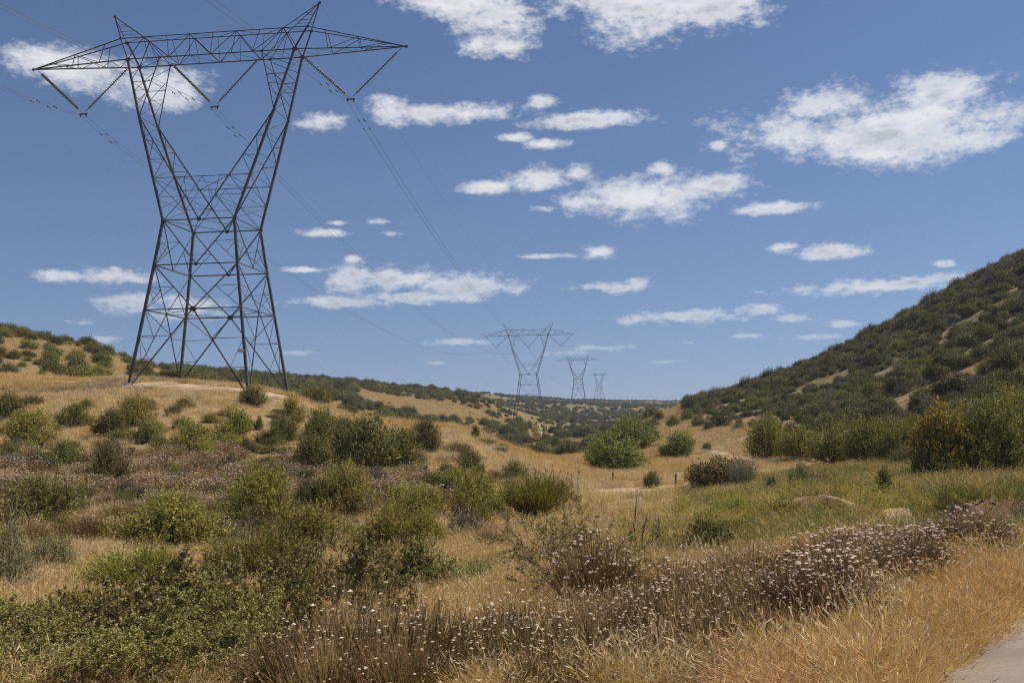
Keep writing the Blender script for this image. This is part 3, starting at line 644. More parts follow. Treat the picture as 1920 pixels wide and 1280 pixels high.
def blades(P, A, L, Wd, r, bend=.3, seg=2):             # narrow bending blades
    n = len(P); A = nrm(A); s = nrm(np.cross(A, rdir(r, n))); L = np.broadcast_to(L, (n,))[:, None]; Wd = np.broadcast_to(Wd, (n,))[:, None]
    bd = nrm(A * (1, 1, 0) + r.normal(size=(n, 3)) * (.4, .4, 0)) * bend * r.rand(n, 1); pts = []
    for k in range(seg + 1):
        t = k / seg; c = P + A * L * t + (bd - np.array((0, 0, .35)) * bend) * L * t * t; w_ = Wd * (1 - .85 * t)
        pts += [c - s * w_ / 2, c + s * w_ / 2]
    V = np.stack(pts, 1).reshape(-1, 3); m = 2 * seg + 2; b = np.arange(n)[:, None, None] * m
    q = np.array([(2 * k, 2 * k + 1, 2 * k + 3, 2 * k + 2) for k in range(seg)])
    return V, (b + q).reshape(-1, 4)
def lobes(r, W, H, nl):
    a = r.rand(nl) * 6.283; q = np.sqrt(r.rand(nl)) * W * .33; z = H * (.30 + .34 * r.rand(nl)) * (1 - .45 * (q / (W * .33)) ** 2)
    C = np.stack([np.cos(a) * q, np.sin(a) * q, z], -1); C[0] = (0, 0, H * .5)
    rad = np.stack([W * (.20 + .11 * r.rand(nl)), W * (.20 + .11 * r.rand(nl)), np.minimum(H * (.36 + .18 * r.rand(nl)), H - C[:, 2])], -1); rad[0] *= 1.25
    ns = nl // 2 + 3; a = np.arange(ns) * 6.283 / ns + r.rand(ns) * .6; q = W * (.24 + .08 * r.rand(ns))     # low lobes down to the ground
    C = np.concatenate([C, np.stack([np.cos(a) * q, np.sin(a) * q, H * (.14 + .10 * r.rand(ns))], -1)])
    rad = np.concatenate([rad, np.stack([W * (.16 + .06 * r.rand(ns)), W * (.16 + .06 * r.rand(ns)), H * (.24 + .08 * r.rand(ns))], -1)])
    return C, rad
def bushy(seed, W, H, mat, nl=9, sprigs=900, per=8, ll=.07, lw=.022, spl=.2, up=.5, stem=M_BARK, loose=.5, bias=.45, extra=None, low=-.35):
    r = np.random.RandomState(seed); C, rad = lobes(r, W, H, nl)
    nl = len(C); vol = rad.prod(1); idx = r.choice(nl, sprigs, p=vol / vol.sum()); d = rdir(r, sprigs); d[:, 2] = np.where(d[:, 2] < low, -d[:, 2], d[:, 2])
    rho = r.rand(sprigs, 1) ** bias; tip = C[idx] + d * rad[idx] * rho
    ok = (tip[:, 2] > .03 * H) & (fbm(tip[:, 0] * 3.2 / W * 2 + seed, tip[:, 1] * 3.2 / W * 2 + tip[:, 2] * 2.4, 2) > -.42)
    tip, d = tip[ok], d[ok]; n = len(tip)
    ax = nrm(d * .8 + np.array((0, 0, up)) + r.normal(size=(n, 3)) * .3)
    u = np.tile(np.linspace(0, 1, per), n); P = np.repeat(tip, per, 0) - np.repeat(ax, per, 0) * (spl * (1 - u))[:, None]
    A = np.repeat(ax, per, 0) * .7 + r.normal(size=(n * per, 3)) * loose
    V, F = leaves(P, A, ll * (.7 + .6 * r.rand(n * per)), lw * (.7 + .6 * r.rand(n * per)), r, 0, np.repeat(nrm(d + (0, 0, .25)), per, 0))
    parts = [('foliage', mesh('foliage', V, F, mat), None)]
    b0 = np.stack([r.normal(size=nl) * .05 * W, r.normal(size=nl) * .05 * W, np.full(nl, -.05)], -1)
    k = r.choice(n, min(90, n), replace=False); ci = C[idx[ok][k]]
    V, F = join([sticks(b0, C, .016 * W, .007 * W), sticks(ci, tip[k], .006 * W, .002 * W)])
    parts.append(('stem', mesh('stem', V, F, stem), None))
    if extra:
        ek = r.choice(n, extra[1], replace=True); ek = ek[tip[ek][:, 2] > H * .3]
        V, F = leaves(tip[ek] + r.normal(size=(len(ek), 3)) * .02, rdir(r, len(ek)) + (0, 0, .6), extra[2], extra[2], r); parts.append((extra[3], mesh(extra[3], V, F, extra[0]), 'stuff'))
    return parts, W, H
def broom(seed, W, H, mat, n=900, stem=M_BARK, lw=.016, fuzz=2200):
    r = np.random.RandomState(seed); nb = 60; a = r.rand(nb) * 6.283; th = np.sqrt(r.rand(nb)) * 1.25
    D = np.stack([np.cos(a) * np.sin(th) * W / H * .62, np.sin(a) * np.sin(th) * W / H * .62, np.cos(th * .75)], -1); q = r.choice(nb, n); k = .08 + .62 * r.rand(n, 1)
    P = D[q] * H * k * .9 + r.normal(size=(n, 3)) * (.05 * W, .05 * W, .03 * H); P[:, 2] = np.maximum(P[:, 2], 0)
    A = nrm(D[q] * .9 + np.array((0, 0, .5)) + r.normal(size=(n, 3)) * .3); L = H * (.2 + .2 * r.rand(n))
    V1, F1 = blades(P, A, L, lw, r, .15)
    j = r.choice(n, fuzz); t = r.rand(fuzz, 1); V2, F2 = leaves(P[j] + A[j] * L[j][:, None] * t, A[j] + r.normal(size=(fuzz, 3)) * .45, .07 * H, .011 * H + .004, r)
    V, F = join([(V1, F1), (V2, F2)]); parts = [('foliage', mesh('foliage', V, F, mat), None)]
    b0 = np.zeros((nb, 3)) + r.normal(size=(nb, 3)) * (.05, .05, 0) * W; V, F = sticks(b0, D * H * .55, .010 * W, .004 * W); parts.append(('stem', mesh('stem', V, F, stem), None))
    return parts, W, H
def branchy(r, W, H, lev=4, n0=7, spread=.75, upw=.5):
    a = r.rand(n0) * 6.283; th = .25 + spread * r.rand(n0); d = np.stack([np.cos(a) * np.sin(th), np.sin(a) * np.sin(th), np.cos(th)], -1)
    P0 = r.normal(size=(n0, 3)) * (.03 * W, .03 * W, 0); L = H * .42; segs = []; rad = .012 * H
    for lv in range(lev):
        P1 = P0 + d * (L * (.6 + .7 * r.rand(len(d), 1))); segs.append((P0, P1, np.full(len(d), rad), np.full(len(d), rad * .62)))
        nx = 3 if lv < 2 else 2; P0 = np.repeat(P1, nx, 0); d = nrm(np.repeat(d, nx, 0) * .8 + r.normal(size=(len(P0), 3)) * .42 + np.array((0, 0, .16 * upw))); L *= .62; rad *= .6
        P0 = P0 - np.repeat(segs[-1][1] - segs[-1][0], nx, 0) * (.5 * r.rand(len(P0), 1))
    Q = np.concatenate([s[1] for s in segs]); kx = W / 2 / np.percentile(np.abs(Q[:, :2]), 97); kz = H / np.percentile(Q[:, 2], 99)
    f = np.array((kx, kx, kz)); segs = [(a * f, b * f, c, e) for a, b, c, e in segs]
    return segs
def twiggy(seed, W, H, mat, leaf=2500, ll=.035, lw=.018, stem=M_TWIG, lev=5, n0=7, extra=None, lvl_from=2, thick=1.):
    r = np.random.RandomState(seed); segs = branchy(r, W, H, lev, n0); parts = []
    if leaf:
        A0 = np.concatenate([s[0] for s in segs[lvl_from:]]); A1 = np.concatenate([s[1] for s in segs[lvl_from:]]); j = r.choice(len(A0), leaf); t = r.rand(leaf, 1)
        P = A0[j] + (A1[j] - A0[j]) * t + r.normal(size=(leaf, 3)) * .012; P[:, 2] = np.abs(P[:, 2]); ax = nrm(A1[j] - A0[j]) * .5 + r.normal(size=(leaf, 3)) * .6
        V, F = leaves(P, ax, ll * (.6 + .8 * r.rand(leaf)), lw * (.6 + .8 * r.rand(leaf)), r); parts.append(('foliage', mesh('foliage', V, F, mat), None))
    V, F = join([sticks(a, b, c * thick, e * thick) for a, b, c, e in segs]); parts.append(('stem', mesh('stem', V, F, stem), None))
    if extra: 
        tips = segs[-1][1]; tips = tips[tips[:, 2] > H * .55]; parts.append(heads(r, tips[r.choice(len(tips), extra[1])], extra[2], extra[0]))
    return parts, W, H
_ho = np.array([(0, 0, .62), (1, 0, .1), (.5, .87, .1), (-.5, .87, .1), (-1, 0, .1), (-.5, -.87, .1), (.5, -.87, .1), (0, 0, -.25)])
_hf = np.array([(0, 1, 2), (0, 2, 3), (0, 3, 4), (0, 4, 5), (0, 5, 6), (0, 6, 1), (7, 2, 1), (7, 3, 2), (7, 4, 3), (7, 5, 4), (7, 6, 5), (7, 1, 6)])
def heads(r, P, sz, mat, name='flower_head'):           # little domed flower heads
    n = len(P); s = sz * (.6 + .7 * r.rand(n, 1, 1)); j = 1 + .35 * r.normal(size=(n, 8, 1)) * .5
    V = (P[:, None] + _ho[None] * s * j).reshape(-1, 3); F = (np.arange(n)[:, None, None] * 8 + _hf).reshape(-1, 3)
    return (name, mesh(name, V, F, mat), 'stuff')
def buckwheat(seed, W, H, stems=700, fl=110, fsz=.028, mat=None, stem=None, leaf=1600, fmat=None):
    mat = mat or M_BUCKLEAF; stem = stem or M_BROWNSTEM
    r = np.random.RandomState(seed); a = r.rand(stems) * 6.283; q = np.sqrt(r.rand(stems)); 
    tip = np.stack([np.cos(a) * q * W / 2, np.sin(a) * q * W / 2, H * (1 - .45 * q ** 2) * (.6 + .4 * r.rand(stems))], -1); tip += r.normal(size=tip.shape) * .03
    base = tip * (.35, .35, 0) + r.normal(size=tip.shape) * (.04 * W, .04 * W, 0); mid = base + (tip - base) * .55 + r.normal(size=tip.shape) * .04
    V1, F1 = sticks(np.concatenate([base, mid]), np.concatenate([mid, tip]), np.repeat([.005, .004], stems), np.repeat([.004, .0025], stems)); parts = [('stem', mesh('stem', V1, F1, stem), None)]
    j = r.choice(stems, leaf); t = r.rand(leaf, 1) ** .8; P = mid[j] * (1 - t) + (base[j] * .4 + tip[j] * .6) * t + r.normal(size=(leaf, 3)) * .02; P[:, 2] = np.abs(P[:, 2])
    V, F = leaves(P, tip[j] - base[j] + r.normal(size=(leaf, 3)) * .35, .05, .011, r); parts.append(('foliage', mesh('foliage', V, F, mat), None))
    k = r.choice(stems, fl, replace=fl > stems); parts.append(heads(r, tip[k] + (0, 0, .01), fsz, fmat or M_FLOWER))
    return parts, W, H
def tree(seed, W, H, mat, n=1500, ll=.17, lw=.07):
    r = np.random.RandomState(seed); C, rad = lobes(r, W, H, 12); C[:, 2] += .03 * H; nc = len(C); idx = r.choice(nc, n); d = rdir(r, n); tip = C[idx] + d * rad[idx] * r.rand(n, 1) ** .4; tip[:, 2] = np.abs(tip[:, 2])
    per = 6; u = np.tile(np.linspace(0, 1, per), n); ax = nrm(d + np.array((0, 0, .25)) + r.normal(size=(n, 3)) * .4); P = np.repeat(tip, per, 0) - np.repeat(ax, per, 0) * (.34 * (1 - u))[:, None]
    V, F = leaves(P, np.repeat(ax, per, 0) * .5 + r.normal(size=(n * per, 3)) * .55 - np.array((0, 0, .15)), ll, lw, r, 0, np.repeat(d, per, 0)); parts = [('crown', mesh('crown', V, F, mat), None)]
    b0 = np.zeros((nc, 3)); b0[:, 2] = H * .12; tr, tf = tube([(0, 0, -.2), (.02 * W, 0, H * .1), (0, .02 * W, H * .3)], (.045 * W, .034 * W, .022 * W), 8); k = r.choice(n, 120)
    V, F = join([sticks(b0, C, .018 * W, .008 * W), sticks(C[idx[k]], tip[k], .006 * W, .002 * W)])
    return parts + [('trunk', mesh('trunk', tr, tf, M_BARK, True), None), ('limb', mesh('limb', V, F, M_BARK), None)], W, H

PROTO = {
 'dome': [bushy(s, 2., 1.25, M_OLIVE, 9, 1300, 8, .075, .020, .2, .5, M_BARK) for s in (1, 2, 3)],
 'slope': [bushy(s, 2., 1.4, M_DARK, 8, 1000, 7, .085, .026, .24, .7, M_BARK) for s in (11, 12, 13, 14)],
 'slopeolive': [bushy(s, 2., 1.3, M_OLIVE, 8, 900, 7, .09, .024, .26, .7, M_BARK) for s in (15, 16)],
 'broom': [broom(s, 2., 1.3, M_BROOM, 2200, fuzz=6500) for s in (21, 22, 23)],
 'lime': [broom(s, 2., 1.1, M_LIME, 800) for s in (31,)],
 'leafy': [twiggy(s, 2.4, 1.7, M_LEAFY, 14000, .046, .025, M_TWIG, 6, 9, None, 2, .7) for s in (41, 42, 43)],
 'sparse': [twiggy(s, 2., 1.1, M_LEAFY, 4200, .04, .016, M_TWIG, 5, 8, None, 2) for s in (51, 52)],
 'dead': [twiggy(s, 1.2, 1.2, M_LEAFY, 0, stem=M_BARK, lev=5, n0=4) for s in (61,)],
 'deadgrey': [twiggy(s, 1.4, .8, M_LEAFY, 0, stem=M_TWIG, lev=5, n0=7) for s in (66,)],
 'buck': [buckwheat(s, 1.5, .75, 800, 100, .020) for s in (71, 72, 73)],
 'buckpink': [buckwheat(s, 1.5, .7, 800, 150, .025, leaf=1900) for s in (76, 77)],
 'buckslope': [buckwheat(s, 1.7, .75, 380, 85, .026, leaf=1200, fmat=M_MAUVE) for s in (78, 79, 80)],
 'brown': [buckwheat(s, 1.5, .95, 650, 60, .018, leaf=4200, fmat=M_WFLOWER) for s in (81, 82, 83)],
 'whiteflower': [buckwheat(s, 1.4, .85, 600, 130, .016, leaf=3800, fmat=M_WFLOWER) for s in (86, 87)],
 'sage': [bushy(s, 2., 1.3, M_SAGE, 9, 1000, 8, .08, .018, .26, 1.0, M_TWIG) for s in (91, 92)],
 'hillbrown': [bushy(s, 2., 1.2, M_HILLB, 7, 420, 6, .12, .028, .42, 1., M_TWIG) for s in (108, 109)],
 'hill': [bushy(s, 2., 1.35, M_HILL, 8, 800, 6, .11, .038, .40, .8, M_BARK) for s in (101, 102, 103, 104, 105)],
 'hillolive': [bushy(s, 2., 1.3, M_HILLO, 8, 700, 6, .11, .036, .40, .8, M_BARK) for s in (106, 107)],
 'tree': [tree(s, 4.2, 2.9, M_TREE) for s in (111, 112)],
 'paletree': [tree(s, 4., 3., M_TREE2, 1300) for s in (113,)],
 'hedge': [bushy(s, 3.6, 2.2, M_BROOM, 12, 1500, 7, .12, .045, .34, .8, M_BARK, extra=(M_SAGE, 500, .09, 'flower_head')) for s in (121, 122)],
 'bigdark': [bushy(s, 3.6, 2.6, M_DARK, 12, 1800, 7, .12, .045, .34, .5, M_TWIG) for s in (123, 124)],
 'ochre': [bushy(s, 3., 2.1, M_BROOM, 10, 1200, 7, .10, .035, .3, .8, M_TWIG, extra=(M_ORANGE, 3200, .09, 'seed_head')) for s in (126,)],
 'plume': [broom(s, 1.6, 1.3, M_GREYP, 700, M_TWIG) for s in (131,)],
 'upright': [bushy(s, 1.0, 1.3, M_MUST, 6, 380, 7, .11, .035, .26, 1.4, M_BARK) for s in (136,)],
}
KNAME = {'dome': 'dome_shrub', 'broom': 'broom_shrub', 'lime': 'green_tuft', 'leafy': 'leafy_shrub', 'sparse': 'twiggy_shrub', 'dead': 'dead_sapling', 'deadgrey': 'dead_twigs', 'buck': 'buckwheat_bush', 'buckpink': 'buckwheat_bush', 'buckslope': 'buckwheat_mound', 'brown': 'brown_bush', 'whiteflower': 'flowering_bush', 'sage': 'sage_bush', 'hedge': 'hedge_bush', 'bigdark': 'large_shrub', 'ochre': 'ochre_shrub', 'plume': 'plumed_shrub', 'upright': 'weed_bush', 'hillbrown': 'brown_bush', 'slope': 'slope_shrub', 'slopeolive': 'slope_shrub'}
rp = random.Random(3); _cnt = {}
def put(kind, loc, w_, h, label, cat, group=None, name='shrub', rz=None, parts=True):
    if name == 'shrub': name = KNAME.get(kind, 'shrub')
    i = _cnt.get(kind, 0); _cnt[kind] = i + 1; pr, W, H = PROTO[kind][i % len(PROTO[kind])]
    rz = rp.uniform(0, 6.28) if rz is None else rz; s = (w_ / W, w_ / W * rp.uniform(.92, 1.08), h / H)
    if parts:
        root = empty(name, tuple(loc), rz); root.scale = s
        for (n, me, kd) in pr:
            o = ob(n, me, root)
            if kd: o['kind'] = kd
    else: root = ob(name, pr[0][1], None, tuple(loc)); root.rotation_euler = (0, 0, rz); root.scale = s
    return tag(root, label, cat, group)
placed = []
def shrub(kind, px, py, wpx, hpx, label, group=None, name='shrub', cat='shrub', grow=None, rz=None):
    grow = grow or (1.36 if kind == 'dome' else 1.2)
    P, d = ground_at(px, min(py, 1600)); k = d / FPX * grow; P = P + (0, 0, -.03); placed.append((P[0], P[1], wpx * k / 2))
    return put(kind, P, wpx * k, hpx * k, label, cat, group, name, rz)
G_SL = 'round shrubs on the slope below the tower'; L_SL = 'round dark green shrub in dry grass on the slope below the tower'
for a in [(20,786,60,52),(67,836,100,68),(138,802,64,44),(208,815,74,46),(255,795,88,50),(272,830,58,42),(354,851,98,64),(381,862,44,34),(436,820,72,58),(547,797,50,52),(527,834,58,56),(602,824,74,58),(115,878,84,50),(18,868,44,38),(640,815,50,36),(300,845,40,28),(800,846,56,56),(760,860,60,50)]:
    shrub('slopeolive' if a[0] in (67, 436, 354, 381, 547, 255) else 'slope', *a, L_SL.replace('dark green', 'olive') if a[0] in (67, 436, 354, 381, 547, 255) else L_SL, G_SL)
one = [('slope',476,760,66,40,'round shrub on the bare earth bank right under the near tower'),('slope',200,906,74,74,'tall egg-shaped dark shrub among pinkish buckwheat mounds'),
 ('slope',590,758,70,32,'pale green shrub at the end of the knoll beyond the tower'),('slope',320,712,62,18,'low dark bush behind the tower legs'),('slope',362,711,44,12,'small low bush between the tower legs'),
 ('slope',587,886,88,72,'dark rounded shrub beside the widest dark thicket'),('slope',700,884,150,96,'widest dark green thicket on the slope'),('slope',655,868,80,70,'dark thicket leaning on the widest dark thicket'),
 ('slope',745,880,90,80,'dark green thicket at the grassy end of the slope thickets'),('slope',885,888,54,42,'lone dark shrub on the golden spur'),('slope',965,901,52,36,'lone low shrub on the golden spur above the broom'),
 ('slope',835,893,40,26,'little dark shrub between thicket and golden spur'),('slope',62,985,150,95,'wide dark green shrub with pale bare twigs at its foot'),('dome',478,994,112,100,'tall olive shrub with white twigs at its foot'),
 ('slope',583,968,90,66,'dark shrub tucked behind the bright knobbly dome shrub'),('dome',650,969,96,86,'bright knobbly olive dome shrub beside grey dead twigs'),('dome',318,1035,172,90,'broad olive dome shrub casting deep shade on gold grass'),
 ('dome',594,1040,140,80,'neat olive dome shrub behind the broom tuft'),('dome',728,1042,104,78,'olive dome shrub with a dark hollow beneath it'),('dome',796,1036,80,66,'smaller olive shrub grown into the hollowed dome shrub'),
 ('dome',787,972,96,54,'low olive dome shrub beside grey dead twigs'),('dome',886,972,96,78,'dark olive dome shrub next to the lime-green patch'),('broom',862,925,70,46,'bright broom tuft behind the dark olive dome'),
 ('lime',945,950,72,36,'vivid lime-green grassy patch'),('broom',1003,978,122,92,'rounded green broom shrub next to the lime-green patch'),('sparse',1060,978,60,78,'dark spiky twiggy shrub against the broom shrub'),
 ('sage',8,1118,110,150,'tall pale sage-green shrub above golden grass'),('sage',80,1082,104,80,'loose pale sage shrub in golden grass'),('broom',258,1118,184,92,'wide green broom shrub above the small-leaved thicket'),
 ('broom',486,1096,172,104,'feathery green broom shrub with bright tips'),('broom',180,1190,180,90,'olive broom shrub beside open golden grass'),
 ('leafy',640,1165,190,118,'small-leaved bright shrub beside the pale dry grass'),('slope',790,1112,150,96,'loose grey-green shrub before the hollowed dome'),('lime',888,1104,84,58,'yellow-green tuft beside the loose grey-green shrub'),
 ('sparse',1010,1064,180,96,'open twiggy shrub with pale arching stems'),('sparse',1086,1138,240,118,'spreading open shrub with arching bare stems'),('dead',1198,1048,90,112,'leafless dark dead sapling in yellow weeds'),
 ('slope',1328,1038,112,68,'compact dark leafy shrub dotted with yellow weeds'),('deadgrey',700,968,74,50,'tangle of grey dead twigs between dome shrubs'),('deadgrey',640,1000,60,34,'pale dead twigs lying behind the neat dome shrub'),
 ('slope',1360,918,120,64,'green twiggy shrub behind the grey plumes'),('plume',1392,918,56,62,'silvery grey plumed shrub by the footpath'),('sage',1325,922,58,38,'low grey sage dome beside the pale boulder'),
 ('sage',1500,922,48,56,'thin grey-green bush on the flat'),('sparse',1540,915,60,36,'brownish twiggy bush on the flat'),('upright',1660,940,44,62,'upright pale yellow-green weed bush on the green flat'),
 ('lime',1378,972,90,40,'bright green tuft among yellow mustard'),('brown',1556,970,56,40,'dark brown dead clump on the earth bank'),('brown',1480,962,70,24,'low brown dead clump along the earth bank'),('slope',1222,914,36,30,'small round green bush beside the footpath'),
 ('upright',1450,925,30,32,'small yellow-green weed beside the twiggy bush'),('slope',1262,800,28,20,'small dark bush at the saddle'),('slope',1325,845,24,16,'little green bush by the dirt turnout'),
 ('hedge',1440,862,84,74,'hazy soft green bush at the foot of the shrubby hillside'),('hedge',1560,868,96,70,'rounded green bush at the narrow end of the hedge'),('hedge',1625,866,96,74,'second rounded bush of the green hedge'),
 ('hedge',1690,862,90,72,'rounded bush of the hedge behind the sage clump'),('hedge',1745,856,90,72,'last green bush of the hedge before the ochre shrub'),('hedge',1830,812,150,62,'soft green bush above the ochre shrub'),('hedge',1900,800,120,70,'soft green bush on the slope above the ochre tops'),
 ('sage',1694,872,50,40,'pale sage clump in front of the hedge'),('bigdark',1748,896,80,54,'low dark bush at the foot of the ochre shrub'),('ochre',1775,892,120,116,'shrub covered in ochre yellow seed heads'),
 ('bigdark',1862,893,150,130,'big dark shrub with grey tangled branches beside the ochre shrub'),('bigdark',1950,890,150,140,'big dark shrub behind the ochre topped bush'),('ochre',1908,880,90,120,'ochre topped bush rising from the big dark shrubs'),
 ('hedge',1500,858,80,58,'soft green bush closing the gap between hazy bush and hedge'),('hedge',1592,858,80,66,'green hedge bush behind the narrow end of the hedge'),('hedge',1658,856,84,70,'green hedge bush standing behind the sage clump'),('hedge',1718,852,84,66,'green hedge bush behind the low dark bush'),('bigdark',1800,862,110,84,'dark bush closing in behind the ochre shrub'),
 ('sage',1640,868,34,26,'dark grey mound below the hedge')]
for (k, px, py, wp, hp, lb) in one: shrub(k, px, py, wp, hp, lb)
shrub('tree', 1152, 881, 108, 70, 'bright green leafy tree in the hollow beside the footpath', None, 'tree', 'tree'); shrub('paletree', 1186, 842, 84, 70, 'paler green tree behind the bright green tree', None, 'tree', 'tree')
shrub('tree', 1267, 854, 68, 48, 'round dark green tree standing alone on the dirt slope', None, 'tree', 'tree'); shrub('bigdark', 1138, 842, 40, 34, 'dark bush between the two green trees'); shrub('slope', 1110, 840, 50, 24, 'low bush beside the pale green tree')
# big small-leaved shrubs close to the road
def near(kind, x, y, w_, h, label, group=None, name='shrub', cat='shrub'):
    z = float(height(x, y)); placed.append((x, y, w_ / 2 * .7)); return put(kind, (x, y, z - .03), w_, h, label, cat, group, name)
def at_d(px, d): return (px - 960) / FPX * d, d
G_LF = 'small-leaved shrubs in front'; 
for (px, d, w_, top) in ((285, 9.6, 2.0, 1125), (60, 9.4, 1.5, 1195), (165, 8.6, 1.2, 1235), (430, 9.2, 1.5, 1165), (-60, 10.5, 1.6, 1175), (520, 10.8, 1.5, 1105), (360, 10.2, 1.5, 1150), (620, 11.4, 1.6, 1085), (120, 8.0, 1.2, 1262), (270, 8.0, 1.3, 1215), (390, 8.0, 1.1, 1240), (-20, 8.6, 1.3, 1225)):
    x_, y_ = at_d(px, d); h = max(.5, EYE.z + ray(px, top - 60).z * d - float(height(x_, y_)))
    near('leafy', x_, y_, w_, h * 1.08, 'dense small-leaved grey-green shrub with pale twigs in the thicket by the road', G_LF)
G_BR = 'brown buckwheat bushes in front'
for (px, d, w_, h) in ((560, 7.6, 1.1, .75), (680, 7.6, 1.3, .95), (800, 7.9, 1.1, .85), (640, 9.4, 1.2, .8), (760, 9.8, 1.3, .8), (860, 8.6, 1.0, .7), (740, 6.9, .9, .65), (620, 6.9, .8, .6)):
    near('brown', *at_d(px, d), w_, h, 'dark brown buckwheat bush with sparse pale heads among dry grass', G_BR)
G_WF = 'white-flowered brown bushes in front'
for (px, d, w_, h) in ((960, 7.4, 1.1, .8), (1090, 7.6, 1.1, .85), (1190, 7.0, .9, .6), (1030, 6.6, .8, .5), (930, 8.6, 1.0, .75), (1150, 8.8, 1.2, .8), (1080, 9.8, 1.1, .7)):
    near('whiteflower', *at_d(px, d), w_, h, 'brown bush sprinkled with many small white flower heads', G_WF)
G_BK = 'grey-brown buckwheat bushes beside the dry grass verge'
for (px, d, w_, h) in ((1260, 8.8, 1.4, .9), (1340, 9.6, 1.5, .9), (1210, 10.2, 1.3, .85), (1420, 9.0, 1.2, .85), (1300, 7.4, 1.0, .7), (1390, 7.8, 1.0, .75), (1480, 8.3, 1.1, .85), (1270, 11.4, 1.5, .8), (1400, 11., 1.4, .8), (1240, 6.9, .8, .5), (1330, 6.6, .8, .45)):
    near('brown' if px % 20 else 'buck', *at_d(px, d), w_, h * .82, 'grey-brown twiggy buckwheat bush beside the dry grass verge', G_BK)
G_BP = 'pink-headed buckwheat beside the road'
for (px, d, w_, h) in ((1530, 9.4, 1.3, .65), (1610, 9.9, 1.2, .6), (1560, 10.9, 1.4, .6), (1660, 10.9, 1.3, .55), (1705, 11.4, 1.3, .5), (1620, 11.6, 1.3, .55), (1755, 11.9, 1.2, .45), (1550, 8.2, 1.0, .65), (1800, 11.8, 1.2, .7), (1690, 10.2, 1.0, .6)):
    near('buckpink', *at_d(px, d), w_, h, 'buckwheat bush thick with pinkish white flower heads beside the road', G_BP)
for (px, d, w_, h) in ((1110, 12.4, 1.3, 1.15),): near('buckpink', *at_d(px, d), w_, h, 'tall buckwheat with pink heads growing through the open arching shrub')
G_BS = 'pinkish buckwheat mounds across the slope'; rb = np.random.RandomState(8)
for i in range(150):
    px, py = rb.uniform(-10, 880), rb.uniform(838, 955) if i % 4 else rb.uniform(880, 930)
    P, d = ground_at(px, py)
    if any((P[0] - q[0]) ** 2 + (P[1] - q[1]) ** 2 < (q[2] * .6) ** 2 for q in placed) or py < 850 - .0 * px and px > 600: continue
    near('buckslope', P[0], P[1], rb.uniform(1.2, 2.3), rb.uniform(.5, .9), 'low pinkish brown buckwheat mound on the dry slope below the tower', G_BS)
G_SS = 'small scrub plants across the slope'
for i in range(330):
    px, py = rb.uniform(-10, 960), (rb.uniform(845, 1030) if i % 4 else rb.uniform(750, 850)); P, d = ground_at(px, py)
    if any((P[0] - q[0]) ** 2 + (P[1] - q[1]) ** 2 < (q[2] * .6) ** 2 for q in placed): continue
    near(('slope', 'brown', 'slopeolive', 'hillbrown')[i * 7 // 3 % 4], P[0], P[1], rb.uniform(.6, 1.9), rb.uniform(.35, .95), ('small dark green scrub plant filling a gap between larger slope shrubs', 'small brown scrub plant filling a gap between larger slope shrubs', 'small olive scrub plant filling a gap between larger slope shrubs', 'small grey-brown twiggy scrub plant filling a gap between larger slope shrubs')[i * 7 // 3 % 4], G_SS)
# yucca in bloom in the valley
P, d = ground_at(1007, 852); P = np.array(at_px(1007, 838, 74.)); P[2] = float(height(P[0], P[1])); ztop = EYE.z + ray(1007, 789).z * 74 - P[2]
yr = empty('yucca', tuple(P)); tag(yr, 'blooming yucca with one tall cream flower stalk on the spur', 'yucca'); r_ = np.random.RandomState(4)
Vv, Ff = tube([(0, 0, 0), (.03, 0, ztop * .5), (0, 0, ztop * .97)], (.05, .04, .02), 6); ob('stalk', mesh('stalk', Vv, Ff, M_MUST), yr)
t_ = r_.rand(900); an = r_.rand(900) * 6.283; q = .46 * np.sqrt(r_.rand(900)) * np.sin(np.clip(t_ * 3.0 + .25, 0, 3.14)); Pp = np.stack([np.cos(an) * q, np.sin(an) * q, ztop * (.5 + .5 * t_)], -1)
Vv, Ff = leaves(Pp, rdir(r_, 900) - (0, 0, .6), .14, .09, r_); tag(ob('bloom', mesh('bloom', Vv, Ff, M_CREAM), yr), kind='stuff')
dd = rdir(r_, 90); dd[:, 2] = np.abs(dd[:, 2]); Vv, Ff = blades(np.zeros((90, 3)), dd, .6, .05, r_, .1); ob('leaf_rosette', mesh('leaf_rosette', Vv, Ff, M_SAGE), yr)

